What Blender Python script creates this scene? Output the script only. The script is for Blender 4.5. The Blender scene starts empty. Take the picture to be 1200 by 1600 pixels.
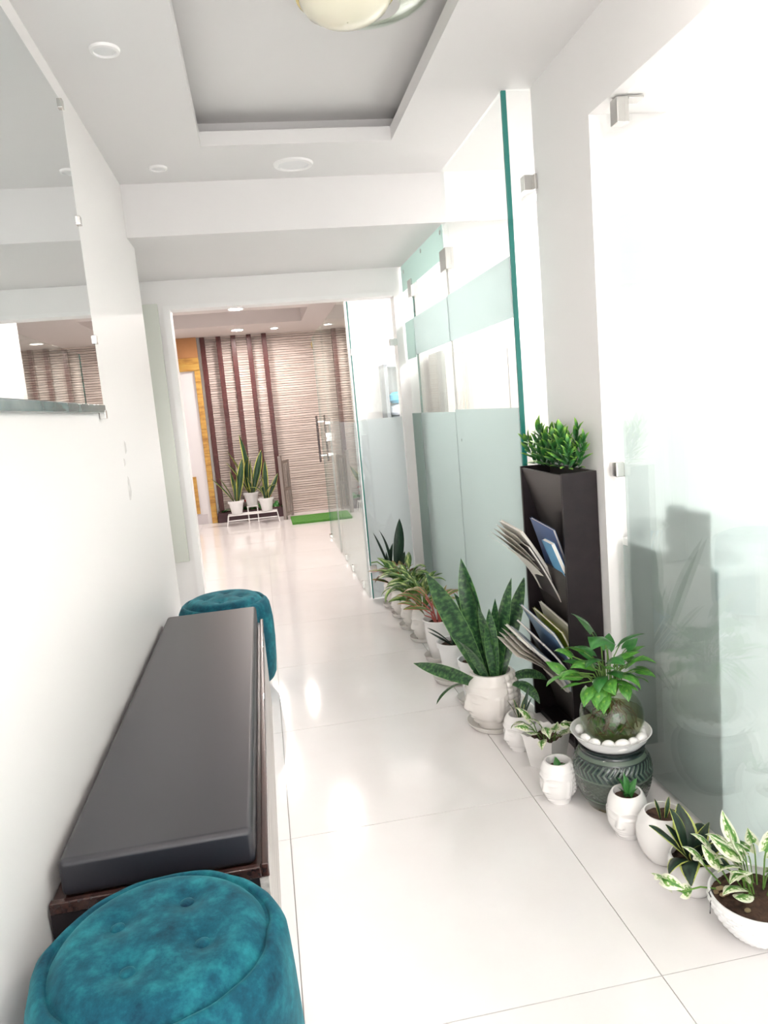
import bpy, bmesh, math, random
from math import sin, cos, pi, exp, sqrt, radians
from mathutils import Vector, Matrix
random.seed(7)
scene = bpy.context.scene
COL = scene.collection

# ------------------------------------------------------------------ camera
FPX = 1155.87
cam_d = bpy.data.cameras.new('camera'); cam = bpy.data.objects.new('camera', cam_d); COL.objects.link(cam)
yaw, pitch, roll = 0.154825, -0.143574, -0.0873067
F_ = Vector((sin(yaw)*cos(pitch), cos(yaw)*cos(pitch), sin(pitch)))
R0 = Vector((cos(yaw), -sin(yaw), 0)); U0 = R0.cross(F_)
R_ = cos(roll)*R0 + sin(roll)*U0; U_ = -sin(roll)*R0 + cos(roll)*U0
m = Matrix((R_, U_, -F_)).transposed().to_4x4(); m.translation = Vector((0, 0, 1.32)); cam.matrix_world = m
cam_d.sensor_fit = 'VERTICAL'; cam_d.sensor_height = 36; cam_d.lens = FPX/1600*36; cam_d.clip_start = .02
scene.camera = cam
# ------------------------------------------------------------------ world, exposure
W = bpy.data.worlds.new('world'); scene.world = W; W.use_nodes = True
W.node_tree.nodes['Background'].inputs[0].default_value = (1, .965, .94, 1)
W.node_tree.nodes['Background'].inputs[1].default_value = 2.5
vs = scene.view_settings
vs.view_transform = 'Standard'; vs.look = 'None'; vs.gamma = 1; vs.use_curve_mapping = False; vs.exposure = 1.26
scene.cycles.max_bounces = 7; scene.cycles.diffuse_bounces = 4; scene.cycles.glossy_bounces = 4
scene.cycles.transmission_bounces = 6; scene.cycles.transparent_max_bounces = 20
scene.cycles.use_adaptive_sampling = True; scene.cycles.adaptive_threshold = .1
scene.cycles.use_denoising = True; scene.cycles.sample_clamp_indirect = 6

# ------------------------------------------------------------------ materials
def mat(name, color=(.8, .8, .8), rough=.5, metal=0, spec=.5, emit=None, estr=0, coat=0, sheen=0):
    M = bpy.data.materials.new(name); M.use_nodes = True
    p = M.node_tree.nodes['Principled BSDF']
    p.inputs['Base Color'].default_value = (*color, 1); p.inputs['Roughness'].default_value = rough
    p.inputs['Metallic'].default_value = metal; p.inputs['Specular IOR Level'].default_value = spec
    p.inputs['Coat Weight'].default_value = coat; p.inputs['Sheen Weight'].default_value = sheen
    if emit: p.inputs['Emission Color'].default_value = (*emit, 1); p.inputs['Emission Strength'].default_value = estr
    return M
class N:
    """tiny node helper on a material's tree"""
    def __init__(s, M): s.t = M.node_tree; s.n = s.t.nodes; s.p = s.n.get('Principled BSDF')
    def new(s, typ, **kw):
        x = s.n.new(typ)
        for k, v in kw.items():
            if k in x.inputs: x.inputs[k].default_value = v
            else: setattr(x, k, v)
        return x
    def link(s, a, b): s.t.links.new(a, b)
    def ramp(s, fac, stops, interp='LINEAR'):
        r = s.n.new('ShaderNodeValToRGB'); r.color_ramp.interpolation = interp
        e = r.color_ramp.elements
        while len(e) < len(stops): e.new(.5)
        for i, (pos, c) in enumerate(stops): e[i].position = pos; e[i].color = (*c, 1)
        s.link(fac, r.inputs[0]); return r.outputs[0]
    def math(s, op, a, b=None, c=None):
        x = s.n.new('ShaderNodeMath'); x.operation = op
        for i, v in enumerate((a, b, c)):
            if v is None: continue
            if isinstance(v, (int, float)): x.inputs[i].default_value = v
            else: s.link(v, x.inputs[i])
        return x.outputs[0]
    def mix(s, fac, a, b):
        x = s.n.new('ShaderNodeMix'); x.data_type = 'RGBA'
        for i, v in ((0, fac), (6, a), (7, b)):
            if isinstance(v, (int, float)): x.inputs[i].default_value = v
            elif isinstance(v, tuple): x.inputs[i].default_value = (*v, 1)
            else: s.link(v, x.inputs[i])
        return x.outputs[2]
    def coord(s, which='Object', scale=None):
        c = s.n.new('ShaderNodeTexCoord'); o = c.outputs[which]
        if scale:
            mp = s.n.new('ShaderNodeMapping'); mp.inputs['Scale'].default_value = scale; s.link(o, mp.inputs[0]); o = mp.outputs[0]
        return o
    def noise(s, vec, scale, detail=4, rough=.5):
        x = s.new('ShaderNodeTexNoise', Scale=scale, Detail=detail, Roughness=rough); s.link(vec, x.inputs['Vector']); return x.outputs['Fac']
    def bump(s, h, strength, dist=.01):
        b = s.new('ShaderNodeBump', Strength=strength, Distance=dist); s.link(h, b.inputs['Height']); s.link(b.outputs[0], s.p.inputs['Normal'])

def noisy(name, c1, c2, scale, rough=.5, bump=0, bdist=.004, **kw):
    M = mat(name, c1, rough, **kw); n = N(M); v = n.coord()
    f = n.noise(v, scale, 5)
    n.link(n.ramp(f, [(.3, c1), (.7, c2)]), n.p.inputs['Base Color'])
    if bump: n.bump(f, bump, bdist)
    return M
M_paint = mat('white_paint', (.85, .835, .825), .55); _n = N(M_paint); _n.bump(_n.noise(_n.coord(), 9, 4), .12, .004)
M_wallL = mat('white_satin_paint', (.88, .86, .845), .42); _n = N(M_wallL); _n.bump(_n.noise(_n.coord(), 5, 5, .6), .25, .006)
M_ceil = mat('ceiling_paint', (.76, .745, .74), .7)
M_frame = mat('white_frame', (.87, .86, .85), .35)
M_tile = mat('polished_tile', (.84, .81, .80), .10, spec=.55)
_n = N(M_tile); _v = _n.coord('Object'); _f = _n.noise(_v, 2.2, 6, .6)
_n.link(_n.ramp(_f, [(.3, (.84, .81, .80)), (.62, (.88, .855, .85)), (.75, (.82, .79, .78))]), _n.p.inputs['Base Color'])
M_grout = mat('grout', (.45, .43, .42), .8)
M_white = mat('white_ceramic', (.86, .845, .83), .18, spec=.5)
M_ivory = noisy('ivory_ceramic', (.78, .74, .70), (.86, .83, .80), 7, .22)
M_plastic = mat('white_plastic', (.86, .86, .86), .35)
M_saucer = noisy('saucer_plastic', (.70, .67, .63), (.78, .75, .72), 6, .35)
M_pebble = mat('white_pebble', (.9, .89, .88), .3)
M_soil = noisy('soil', (.035, .018, .012), (.11, .06, .04), 60, .95, .9, .01)
M_chrome = mat('brushed_steel', (.62, .61, .59), .25, 1)
M_dark = mat('dark_metal', (.03, .03, .035), .4)
M_black = mat('black_plastic', (.02, .02, .022), .45)
M_edge = mat('green_glass_edge', (.03, .23, .20), .12, spec=.6); 
M_mirror = mat('mirror', (.82, .86, .86), .0, 1)
M_bevel = noisy('mirror_edge_glass', (.045, .105, .11), (.12, .20, .205), 9, .10, spec=.6)
M_leather = mat('grey_leatherette', (.019, .019, .026), .38, spec=.7)
_n = N(M_leather); _v = _n.coord('Object', (1, 1, 1)); _n.bump(_n.noise(_v, 500, 2), .12, .0006)
M_mahog = mat('mahogany', (.07, .022, .018), .25, coat=.4)
_n = N(M_mahog); _v = _n.coord('Object', (30, 1.5, 30)); _f = _n.noise(_v, 3, 5)
_n.link(_n.ramp(_f, [(.3, (.022, .008, .008)), (.7, (.065, .026, .020))]), _n.p.inputs['Base Color'])
M_greyply = mat('grey_streaked_laminate', (.4, .37, .34), .45)
_n = N(M_greyply); _v = _n.coord('Object', (30, 1.2, 40)); _f = _n.noise(_v, 2, 6)
_n.link(_n.ramp(_f, [(.3, (.30, .27, .25)), (.7, (.62, .58, .55))]), _n.p.inputs['Base Color'])
M_teal = mat('teal_velvet', (.01, .16, .22), .75, sheen=.5, spec=.2)
_n = N(M_teal); _v = _n.coord('Object'); _f = _n.noise(_v, 14, 8, .68); _g = _n.noise(_v, 38, 6, .7)
_s = _n.math('ADD', _n.math('MULTIPLY', _f, .7), _n.math('MULTIPLY', _g, .3))
_n.link(_n.ramp(_s, [(.36, (.002, .022, .050)), (.5, (.004, .075, .115)), (.66, (.015, .19, .225))]), _n.p.inputs['Base Color'])
_n.p.inputs['Sheen Weight'].default_value = .25; _n.p.inputs['Sheen Tint'].default_value = (.2, .75, .8, 1); _n.bump(_g, .3, .003)
M_rack = noisy('dark_brown_laminate', (.013, .009, .011), (.020, .014, .016), 25, .42, spec=.3)
M_rackin = mat('rack_panel_laminate', (.055, .046, .044), .42)
M_slat = mat('slat_mahogany', (.11, .03, .028), .35)
_n = N(M_slat); _v = _n.coord('Object', (40, 40, 2)); _f = _n.noise(_v, 2, 5)
_n.link(_n.ramp(_f, [(.3, (.050, .009, .010)), (.7, (.105, .027, .024))]), _n.p.inputs['Base Color'])
M_rib = mat('ribbed_stone_cladding', (.6, .5, .45), .75)
_n = N(M_rib); _v = _n.coord('Object', (1.2, 1, 45)); _f = _n.noise(_v, 3, 4)
_n.link(_n.ramp(_f, [(.3, (.52, .42, .37)), (.5, (.70, .60, .55)), (.72, (.80, .71, .66))]), _n.p.inputs['Base Color'])
M_oak = mat('yellow_wood', (.5, .25, .06), .35)
_n = N(M_oak); _v = _n.coord('Object', (2, 2, 9)); _f = _n.noise(_v, 3, 5)
_n.link(_n.ramp(_f, [(.3, (.36, .17, .04)), (.5, (.58, .32, .07)), (.7, (.62, .40, .10))]), _n.p.inputs['Base Color'])
M_orange = noisy('orange_wood', (.42, .19, .07), (.52, .25, .10), 4, .35)
M_turf = noisy('artificial_turf', (.05, .20, .03), (.13, .36, .06), 120, .9, .8, .01)
M_cream = mat('cream_glass', (.86, .82, .66), .12, spec=.6)
M_gold = mat('gold_rim', (.75, .62, .28), .25, .6)
M_blue = noisy('blue_linen', (.05, .35, .55), (.15, .50, .68), 15, .8)
M_linen = noisy('white_linen', (.72, .76, .85), (.85, .87, .92), 15, .8)
M_greywood = mat('pale_grey_wood', (.6, .58, .55), .6)
_n = N(M_greywood); _v = _n.coord('Object', (14, 14, .8)); _f = _n.noise(_v, 2, 5)
_n.link(_n.ramp(_f, [(.35, (.50, .48, .45)), (.65, (.70, .68, .65))]), _n.p.inputs['Base Color'])
M_curtain = mat('white_curtain', (.85, .85, .84), .8)
M_desk = mat('grey_green_desk', (.42, .49, .48), .5)
M_paper = mat('paper', (.80, .77, .70), .8)
M_calendar = mat('calendar_card', (.80, .83, .84), .7)
M_lampwhite = mat('lit_diffuser', (.9, .9, .9), .5, emit=(1, .955, .935), estr=17)
M_downfill = mat('added_fill_downlight', (.9, .9, .9), .5, emit=(1, .90, .83), estr=150)  # glow of the added corridor fill lamps only
M_downfar = mat('lit_far_downlight', (.9, .9, .9), .5, emit=(1, .90, .84), estr=250)
M_roomlamp = mat('lit_room_diffuser', (.9, .9, .9), .5, emit=(1, .96, .94), estr=15)
M_off = mat('unlit_diffuser', (.80, .80, .80), .4)
M_stem = mat('green_stem', (.13, .26, .05), .5)
M_redstem = mat('pink_stem', (.55, .14, .12), .5)
M_root = noisy('brown_roots', (.10, .05, .03), (.24, .14, .07), 30, .8)
M_glassdoor = mat('pale_green_door', (.74, .82, .80), .2)

def glass_mat(name, tint, fres=1.5):
    M = bpy.data.materials.new(name); M.use_nodes = True; n = N(M); n.n.remove(n.p)
    tr = n.new('ShaderNodeBsdfTransparent'); tr.inputs[0].default_value = (*tint, 1)
    gl = n.new('ShaderNodeBsdfGlossy'); gl.inputs['Roughness'].default_value = 0; gl.inputs[0].default_value = (.95, 1, .98, 1)
    fr = n.new('ShaderNodeFresnel'); mx = n.new('ShaderNodeMixShader'); ge = n.new('ShaderNodeNewGeometry')
    mr = n.new('ShaderNodeMapRange'); mr.inputs['To Min'].default_value = fres; mr.inputs['To Max'].default_value = 1/fres   # thin unrefracted pane: same Fresnel from both sides
    n.link(ge.outputs['Backfacing'], mr.inputs['Value']); n.link(mr.outputs[0], fr.inputs['IOR'])
    n.link(fr.outputs[0], mx.inputs[0]); n.link(tr.outputs[0], mx.inputs[1]); n.link(gl.outputs[0], mx.inputs[2])
    n.link(mx.outputs[0], n.n['Material Output'].inputs[0]); return M
M_clear = glass_mat('clear_glass', (.982, .990, .986))
M_bowlglass = glass_mat('bowl_glass', (.90, .93, .88), 1.45)
M_water = glass_mat('murky_water', (.78, .76, .62), 1.15)
def frost_mat(name, tint, clear=.5, rough=.32):
    M = bpy.data.materials.new(name); M.use_nodes = True; n = N(M); n.n.remove(n.p)
    rf = n.new('ShaderNodeBsdfRefraction', Roughness=rough, IOR=1.35); rf.inputs[0].default_value = (*tint, 1)
    tl = n.new('ShaderNodeBsdfTranslucent'); tl.inputs[0].default_value = (*tint, 1)
    df = n.new('ShaderNodeBsdfDiffuse'); df.inputs[0].default_value = (*tint, 1)
    m1 = n.new('ShaderNodeMixShader'); m1.inputs[0].default_value = .5; n.link(tl.outputs[0], m1.inputs[1]); n.link(df.outputs[0], m1.inputs[2])
    m2 = n.new('ShaderNodeMixShader'); m2.inputs[0].default_value = clear; n.link(m1.outputs[0], m2.inputs[1]); n.link(rf.outputs[0], m2.inputs[2])
    n.link(m2.outputs[0], n.n['Material Output'].inputs[0]); return M
M_frost = frost_mat('frosted_film', (.85, .915, .905), .34, .15)
M_frostpart = frost_mat('frosted_partition_film', (.735, .805, .795), .45, .25)
M_frostgrey = frost_mat('frosted_film_grey', (.80, .83, .84), .25)
M_frostgreen = frost_mat('frosted_film_green', (.66, .77, .74), .35)

# ---- leaf materials (pattern follows the blade's own UV: u across, v along)
def leaf_mat(name, fn, rough=.35):
    M = mat(name, (.1, .3, .05), rough, spec=.45); n = N(M)
    uv = n.coord('UV'); sp = n.new('ShaderNodeSeparateXYZ'); n.link(uv, sp.inputs[0])
    edge = n.math('MULTIPLY', n.math('ABSOLUTE', n.math('SUBTRACT', sp.outputs[0], .5)), 2)
    n.link(fn(n, uv, edge, sp.outputs[1]), n.p.inputs['Base Color']); return M
def _snake(n, uv, e, v):
    w = n.new('ShaderNodeTexNoise', Scale=1, Detail=3); mp = n.new('ShaderNodeMapping'); mp.inputs['Scale'].default_value = (3, 26, 1)
    n.link(uv, mp.inputs[0]); n.link(mp.outputs[0], w.inputs['Vector'])
    body = n.ramp(w.outputs['Fac'], [(.38, (.012, .045, .022)), (.52, (.03, .10, .035)), (.66, (.09, .20, .06))])
    return n.mix(n.math('GREATER_THAN', e, .93), body, (.12, .26, .08))
def _snakedark(n, uv, e, v):
    w = n.noise(uv, 9, 3); return n.ramp(w, [(.35, (.010, .028, .020)), (.7, (.03, .075, .04))])
def _snakeyellow(n, uv, e, v):
    w = n.noise(uv, 7, 3); body = n.ramp(w, [(.35, (.012, .035, .022)), (.7, (.04, .11, .045))])
    ee = n.math('ADD', e, n.math('MULTIPLY', w, .25)); return n.mix(n.math('GREATER_THAN', ee, .92), body, (.62, .62, .13))
def _hahnii(n, uv, e, v):
    w = n.noise(uv, 5, 3); body = n.ramp(w, [(.35, (.010, .022, .018)), (.7, (.025, .06, .035))])
    ee = n.math('ADD', e, n.math('MULTIPLY', w, .2)); return n.mix(n.math('GREATER_THAN', ee, .90), body, (.45, .50, .12))
def _pothosw(n, uv, e, v):
    w = n.noise(uv, 5.5, 3); ee = n.math('ADD', n.math('MULTIPLY', e, .45), w)
    return n.ramp(ee, [(.52, (.07, .22, .035)), (.66, (.20, .38, .08)), (.74, (.74, .76, .56)), (.9, (.80, .80, .66))])
def _pothos(n, uv, e, v):
    w = n.noise(uv, 4, 3); return n.ramp(w, [(.32, (.045, .19, .03)), (.55, (.10, .32, .05)), (.75, (.32, .50, .08))])
def _pothosdark(n, uv, e, v):
    w = n.noise(uv, 4, 3); return n.ramp(w, [(.3, (.025, .13, .03)), (.7, (.06, .24, .05))])
def _aglred(n, uv, e, v):
    w = n.noise(uv, 6, 3); body = n.ramp(w, [(.35, (.05, .12, .03)), (.65, (.20, .28, .06))])
    a = n.mix(n.math('GREATER_THAN', n.math('ADD', e, n.math('MULTIPLY', w, .3)), .98), body, (.50, .10, .06))
    return n.mix(n.math('LESS_THAN', e, .14), a, (.55, .20, .14))
def _agllime(n, uv, e, v):
    w = n.new('ShaderNodeTexNoise', Scale=1, Detail=4); mp = n.new('ShaderNodeMapping'); mp.inputs['Scale'].default_value = (16, 5, 1)
    n.link(uv, mp.inputs[0]); n.link(mp.outputs[0], w.inputs['Vector'])
    f = n.math('ADD', w.outputs['Fac'], n.math('MULTIPLY', e, -.22))
    return n.ramp(f, [(.33, (.03, .10, .02)), (.45, (.12, .24, .04)), (.53, (.55, .62, .22)), (.65, (.66, .70, .34))])
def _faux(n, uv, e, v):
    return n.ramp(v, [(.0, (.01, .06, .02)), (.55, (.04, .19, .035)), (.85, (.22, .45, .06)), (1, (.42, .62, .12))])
def _brownleaf(n, uv, e, v):
    w = n.noise(uv, 4, 3); return n.ramp(w, [(.3, (.09, .05, .03)), (.7, (.17, .12, .05))])
L_snake = leaf_mat('snake_plant_leaf', _snake); L_sdark = leaf_mat('dark_snake_leaf', _snakedark); L_syel = leaf_mat('yellow_edged_snake_leaf', _snakeyellow)
L_hahn = leaf_mat('hahnii_leaf', _hahnii); L_pw = leaf_mat('white_variegated_leaf', _pothosw); L_p = leaf_mat('pothos_leaf', _pothos, .28); L_pd = leaf_mat('dark_pothos_leaf', _pothosdark, .28)
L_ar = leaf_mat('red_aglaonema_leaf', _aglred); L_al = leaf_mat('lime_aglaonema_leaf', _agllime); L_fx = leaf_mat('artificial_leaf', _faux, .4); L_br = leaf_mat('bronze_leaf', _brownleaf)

# ------------------------------------------------------------------ mesh helpers
class MB:
    def __init__(s): s.v = []; s.f = []; s.uv = {}
    def add(s, vs, fs): k = len(s.v); s.v += [tuple(p) for p in vs]; s.f += [tuple(i+k for i in q) for q in fs]; return s
    def box(s, x0, x1, y0, y1, z0, z1):
        return s.add([(x0,y0,z0),(x1,y0,z0),(x1,y1,z0),(x0,y1,z0),(x0,y0,z1),(x1,y0,z1),(x1,y1,z1),(x0,y1,z1)],
                     [(0,3,2,1),(4,5,6,7),(0,1,5,4),(1,2,6,5),(2,3,7,6),(3,0,4,7)])
    def lathe(s, prof, seg=32, fn=None, cx=0, cy=0):
        k = len(s.v); n = len(prof)
        for i, (r, z) in enumerate(prof):
            for j in range(seg):
                a = 2*pi*j/seg
                rr = r if fn is None else fn(a, i/(n-1), r, z)
                s.v.append((cx+rr*cos(a), cy+rr*sin(a), z))
        for i in range(n-1):
            for j in range(seg):
                j2 = (j+1) % seg; s.f.append((k+i*seg+j, k+i*seg+j2, k+(i+1)*seg+j2, k+(i+1)*seg+j))
        return s
    def cap(s, ring_start, seg, flip=False):
        q = list(range(ring_start, ring_start+seg)); s.f.append(tuple(reversed(q) if flip else q)); return s
    def tube(s, pts, r, seg=6):
        pts = [Vector(p) for p in pts]; k = len(s.v); n = len(pts); rs = r if isinstance(r, (list, tuple)) else [r]*n
        up = Vector((0, 0, 1))
        for i, p in enumerate(pts):
            d = (pts[min(i+1, n-1)]-pts[max(i-1, 0)]).normalized()
            a = d.cross(up if abs(d.z) < .95 else Vector((1, 0, 0))).normalized(); b = d.cross(a)
            for j in range(seg):
                t = 2*pi*j/seg; s.v.append(tuple(p+a*cos(t)*rs[i]+b*sin(t)*rs[i]))
        for i in range(n-1):
            for j in range(seg):
                j2 = (j+1) % seg; s.f.append((k+i*seg+j, k+i*seg+j2, k+(i+1)*seg+j2, k+(i+1)*seg+j))
        s.f.append(tuple(range(k+seg-1, k-1, -1))); s.f.append(tuple(range(k+(n-1)*seg, k+n*seg))); return s
    def cyl(s, x, y, z0, z1, r, seg=16, r2=None):
        r2 = r if r2 is None else r2; k = len(s.v); s.lathe([(r, z0), (r2, z1)], seg, None, x, y); s.cap(k, seg, True); s.cap(k+seg, seg); return s
    def ellipsoid(s, c, rx, ry, rz, seg=14, rings=8):
        k = len(s.v)
        for i in range(rings+1):
            t = pi*i/rings
            for j in range(seg): a = 2*pi*j/seg; s.v.append((c[0]+rx*sin(t)*cos(a), c[1]+ry*sin(t)*sin(a), c[2]-rz*cos(t)))
        for i in range(rings):
            for j in range(seg):
                j2 = (j+1) % seg; s.f.append((k+i*seg+j, k+i*seg+j2, k+(i+1)*seg+j2, k+(i+1)*seg+j))
        return s
    def mesh(s, name, smooth=False, auto=None):
        me = bpy.data.meshes.new(name); me.from_pydata(s.v, [], s.f); me.validate(); me.update()
        if s.uv:
            L = me.uv_layers.new(name='UVMap')
            for lp in me.loops: L.data[lp.index].uv = s.uv.get(lp.vertex_index, (0, 0))
        if smooth:
            for p in me.polygons: p.use_smooth = True
            if auto:
                try: me.set_sharp_from_angle(angle=radians(auto))
                except Exception: pass
        return me
def obj(name, mb, M, parent=None, loc=None, rot=None, smooth=False, auto=40, bevel=0, sub=0, scale=None):
    me = mb.mesh(name, smooth, auto) if isinstance(mb, MB) else mb
    if M is not None and not me.materials: me.materials.append(M)
    o = bpy.data.objects.new(name, me); COL.objects.link(o)
    if parent is not None: o.parent = parent
    if loc is not None: o.location = loc
    if rot is not None: o.rotation_euler = rot
    if scale is not None: o.scale = scale if isinstance(scale, (tuple, list)) else (scale,)*3
    if bevel:
        b = o.modifiers.new('bevel', 'BEVEL'); b.width = bevel; b.segments = 3; b.limit_method = 'ANGLE'; b.angle_limit = radians(40)
        for p in me.polygons: p.use_smooth = True
        w = o.modifiers.new('wn', 'WEIGHTED_NORMAL'); w.keep_sharp = True
    if sub: s_ = o.modifiers.new('sub', 'SUBSURF'); s_.levels = sub; s_.render_levels = sub
    return o
def box(name, b, M, parent=None, bevel=0, **k): return obj(name, MB().box(*b), M, parent, bevel=bevel, **k)
def struct(o, label=None):
    o['kind'] = 'structure'
    if label: o['label'] = label
    return o
def tag(o, label, cat, group=None):
    o['label'] = label; o['category'] = cat
    if group: o['group'] = group
    return o
def thing(name, label, cat, loc=(0, 0, 0), rz=0, group=None, rot=None):
    o = bpy.data.objects.new(name, None); COL.objects.link(o); o.location = loc; o.rotation_euler = rot or (0, 0, rz)
    o.empty_display_size = .05
    return tag(o, label, cat, group)

# ------------------------------------------------------------------ the setting
LX, RX, PX, GX = -.52, 1.02, 1.13, 1.16      # left wall, glass partition, pier face, near glass door
CZ = 2.44                                     # corridor ceiling
floor = struct(box('floor', (-1.8, 3.3, -1.9, 10.3, -.08, -.004), M_grout), 'polished off-white tiled floor running down the corridor')
T = .8
tile_me = MB().box(.0012, T-.0012, .0012, T-.0012, -.012, 0).mesh('tile'); tile_me.materials.append(M_tile)
for i in range(6):
    for j in range(15): obj('tile', tile_me, None, floor, (-1.645+T*i, -1.81+T*j, 0))
wl = struct(box('wall_left', (LX-.13, LX, -1.8, 4.0, 0, CZ), M_wallL), 'white satin painted wall behind the bench')
# chipped paint marks on the left wall
M_chip = noisy('exposed_plaster', (.62, .60, .585), (.76, .74, .72), 40, .9)
def chip(y, z, w, h, tilt):
    mb = MB(); pts = [(-w*.5, -h*.5), (w*.1, -h*.55), (w*.5, -h*.35), (w*.25, 0), (w*.2, h*.5), (-w*.15, h*.3), (-w*.35, 0)]
    q = [(0, p[0]*cos(tilt)-p[1]*sin(tilt), p[0]*sin(tilt)+p[1]*cos(tilt)) for p in pts]
    mb.add([(0.0005, a[1], a[2]) for a in q]+[(.0045, a[1]*.5+w*.12, a[2]*.6) for a in q], [tuple(range(13, 6, -1))]+[(i, (i+1) % 7, 7+(i+1) % 7, 7+i) for i in range(7)])
    obj('paint_chip', mb, M_chip, wl, (LX, y, z))
chip(2.96, 1.09, .05, .09, .1); chip(2.99, 1.245, .02, .05, .1); chip(2.93, 1.19, .012, .03, .1)
struct(box('wall_left_recess', (-.80, -.66, 4.0, 4.92, 0, 2.2), M_paint))
struct(box('wall_left_return', (-.80, LX-.13, 3.9, 4.0, 0, 2.2), M_paint))
struct(box('ceiling_beam', (-.80, RX+.02, 3.78, 5.04, 2.2, CZ+.2), M_ceil), 'dropped white ceiling beam before the doorway')
# ceiling with a recessed tray
HX0, HX1, HY0, HY1 = -.115, .69, .45, 3.315
c = MB()
for b in ((-.66, HX0, -1.8, 3.78), (HX1, PX+.3, -1.8, 3.78), (HX0, HX1, HY1, 3.78), (HX0, HX1, -1.8, HY0)): c.box(*b, CZ, CZ+.058)
ceil = struct(obj('ceiling', c, M_ceil), 'white false ceiling with a recessed tray')
tr = MB(); e = .13
tr.box(HX0-e, HX1+e, HY0-e, HY1+e, CZ+.135, CZ+.165)
for b in ((HX0-e-.02, HX0-e, HY0-e, HY1+e), (HX1+e, HX1+e+.02, HY0-e, HY1+e), (HX0-e, HX1+e, HY1+e, HY1+e+.02), (HX0-e, HX1+e, HY0-e-.02, HY0-e)): tr.box(*b, CZ+.058, CZ+.165)
obj('tray_recess', tr, M_ceil, ceil)
# right side: pier, header, partition-room walls
w = MB(); w.box(PX, 1.40, 2.345, 2.815, 0, CZ+.02); w.box(PX, 1.40, -1.8, 2.345, 2.17, CZ+.02); w.box(PX, 1.40, -1.8, -.9, 0, 2.17)
struct(obj('wall_right', w, M_paint), 'white pier and header around the near glass door')
struct(box('wall_room_divider', (1.40, 3.1, 2.50, 2.60, 0, 2.6), M_paint))
struct(box('wall_room_right', (3.1, 3.2, -1.9, 5.0, 0, 2.7), M_paint))
struct(box('wall_room_near', (1.40, 3.1, -1.9, -1.8, 0, 2.6), M_paint))
struct(box('ceiling_consulting_room', (1.40, 3.2, -1.9, 2.55, 2.56, 2.64), M_ceil))
struct(box('ceiling_treatment_room', (RX+.012, 3.2, 2.55, 5.0, 2.46, 2.54), M_ceil))
# doorway wall at the end
DY = 4.92
struct(box('wall_doorway_header', (-.80, RX+.02, DY, DY+.12, 2.020, 2.21), M_paint), 'white header over the far doorway')
struct(box('wall_doorway_left', (-.80, -.51, DY, DY+.12, 0, 2.02), M_paint)); struct(box('wall_doorway_right', (.955, RX+.02, DY, DY+.12, 0, 2.02), M_paint), 'narrow white post right of the far doorway')
struct(box('wall_room_back', (RX+.02, 3.2, DY, DY+.1, 0, 2.5), M_paint))
fr = MB(); fr.box(-.515, -.475, DY-.012, DY+.132, 0, 2.02); fr.box(-.515, .96, DY-.012, DY-.001, 2.02, 2.045)
struct(obj('trim_1', fr, M_frame), 'slim white frame lining the far doorway')
# far hall
struct(box('wall_far', (-1.8, 2.3, 9.9, 10.0, 0, 2.7), M_paint))
struct(box('wall_far_left', (-1.8, -1.7, 5.0, 9.9, 0, 2.7), M_paint))
struct(box('wall_far_right', (2.25, 2.35, 5.0, 9.9, 0, 2.7), M_paint))
struct(box('wall_linen', (.82, 2.25, 6.4, 6.5, 0, 2.6), M_paint), 'white wall behind the frosted door panel')
struct(box('wall_doorway_far_side', (-1.8, -.80, DY, DY+.12, 0, 2.7), M_paint))
c = MB()
for b in ((-1.8, -1.2, 5.04, 9.9), (.60, 2.3, 5.04, 9.9), (-1.2, .60, 5.04, 7.62), (-1.2, .60, 8.72, 9.9)): c.box(*b, 2.35, 2.40)
c.box(-1.3, .7, 7.5, 8.8, 2.52, 2.55); c.box(-1.22, -1.2, 7.6, 8.74, 2.40, 2.53); c.box(.60, .62, 7.6, 8.74, 2.40, 2.53); c.box(-1.2, .6, 7.6, 7.62, 2.4, 2.53); c.box(-1.2, .6, 8.72, 8.74, 2.4, 2.53)
M_ceilfar = mat('far_ceiling_paint', (.72, .66, .64), .7)
struct(obj('ceiling_far_hall', c, M_ceilfar))
# ribbed cladding on the far wall : ridges in real relief
rb = MB(); z = 0; k = 0
while z < 2.33:
    h = (.026, .034, .022, .030)[k % 4]; t = (.022, .019, .023, .020, .018)[k % 5]
    rb.box(-.70, 2.2, 9.9-t-.012, 9.9-.001, z+.003, z+h); z += h+.003; k += 1
ribs = obj('ribbed_cladding', rb, M_rib); ribs['kind'] = 'structure'; ribs['label'] = 'beige ribbed stone cladding on the far wall'
struct(box('trim_2', (-.685, -.635, 9.80, 9.9, 0, 2.35), M_frame), 'narrow white post beside the dark slats')
struct(box('baseboard_far', (-1.6, -.78, 9.685, 9.70, 0, .13), mat('grey_skirting', (.62, .58, .60), .5)))
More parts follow.
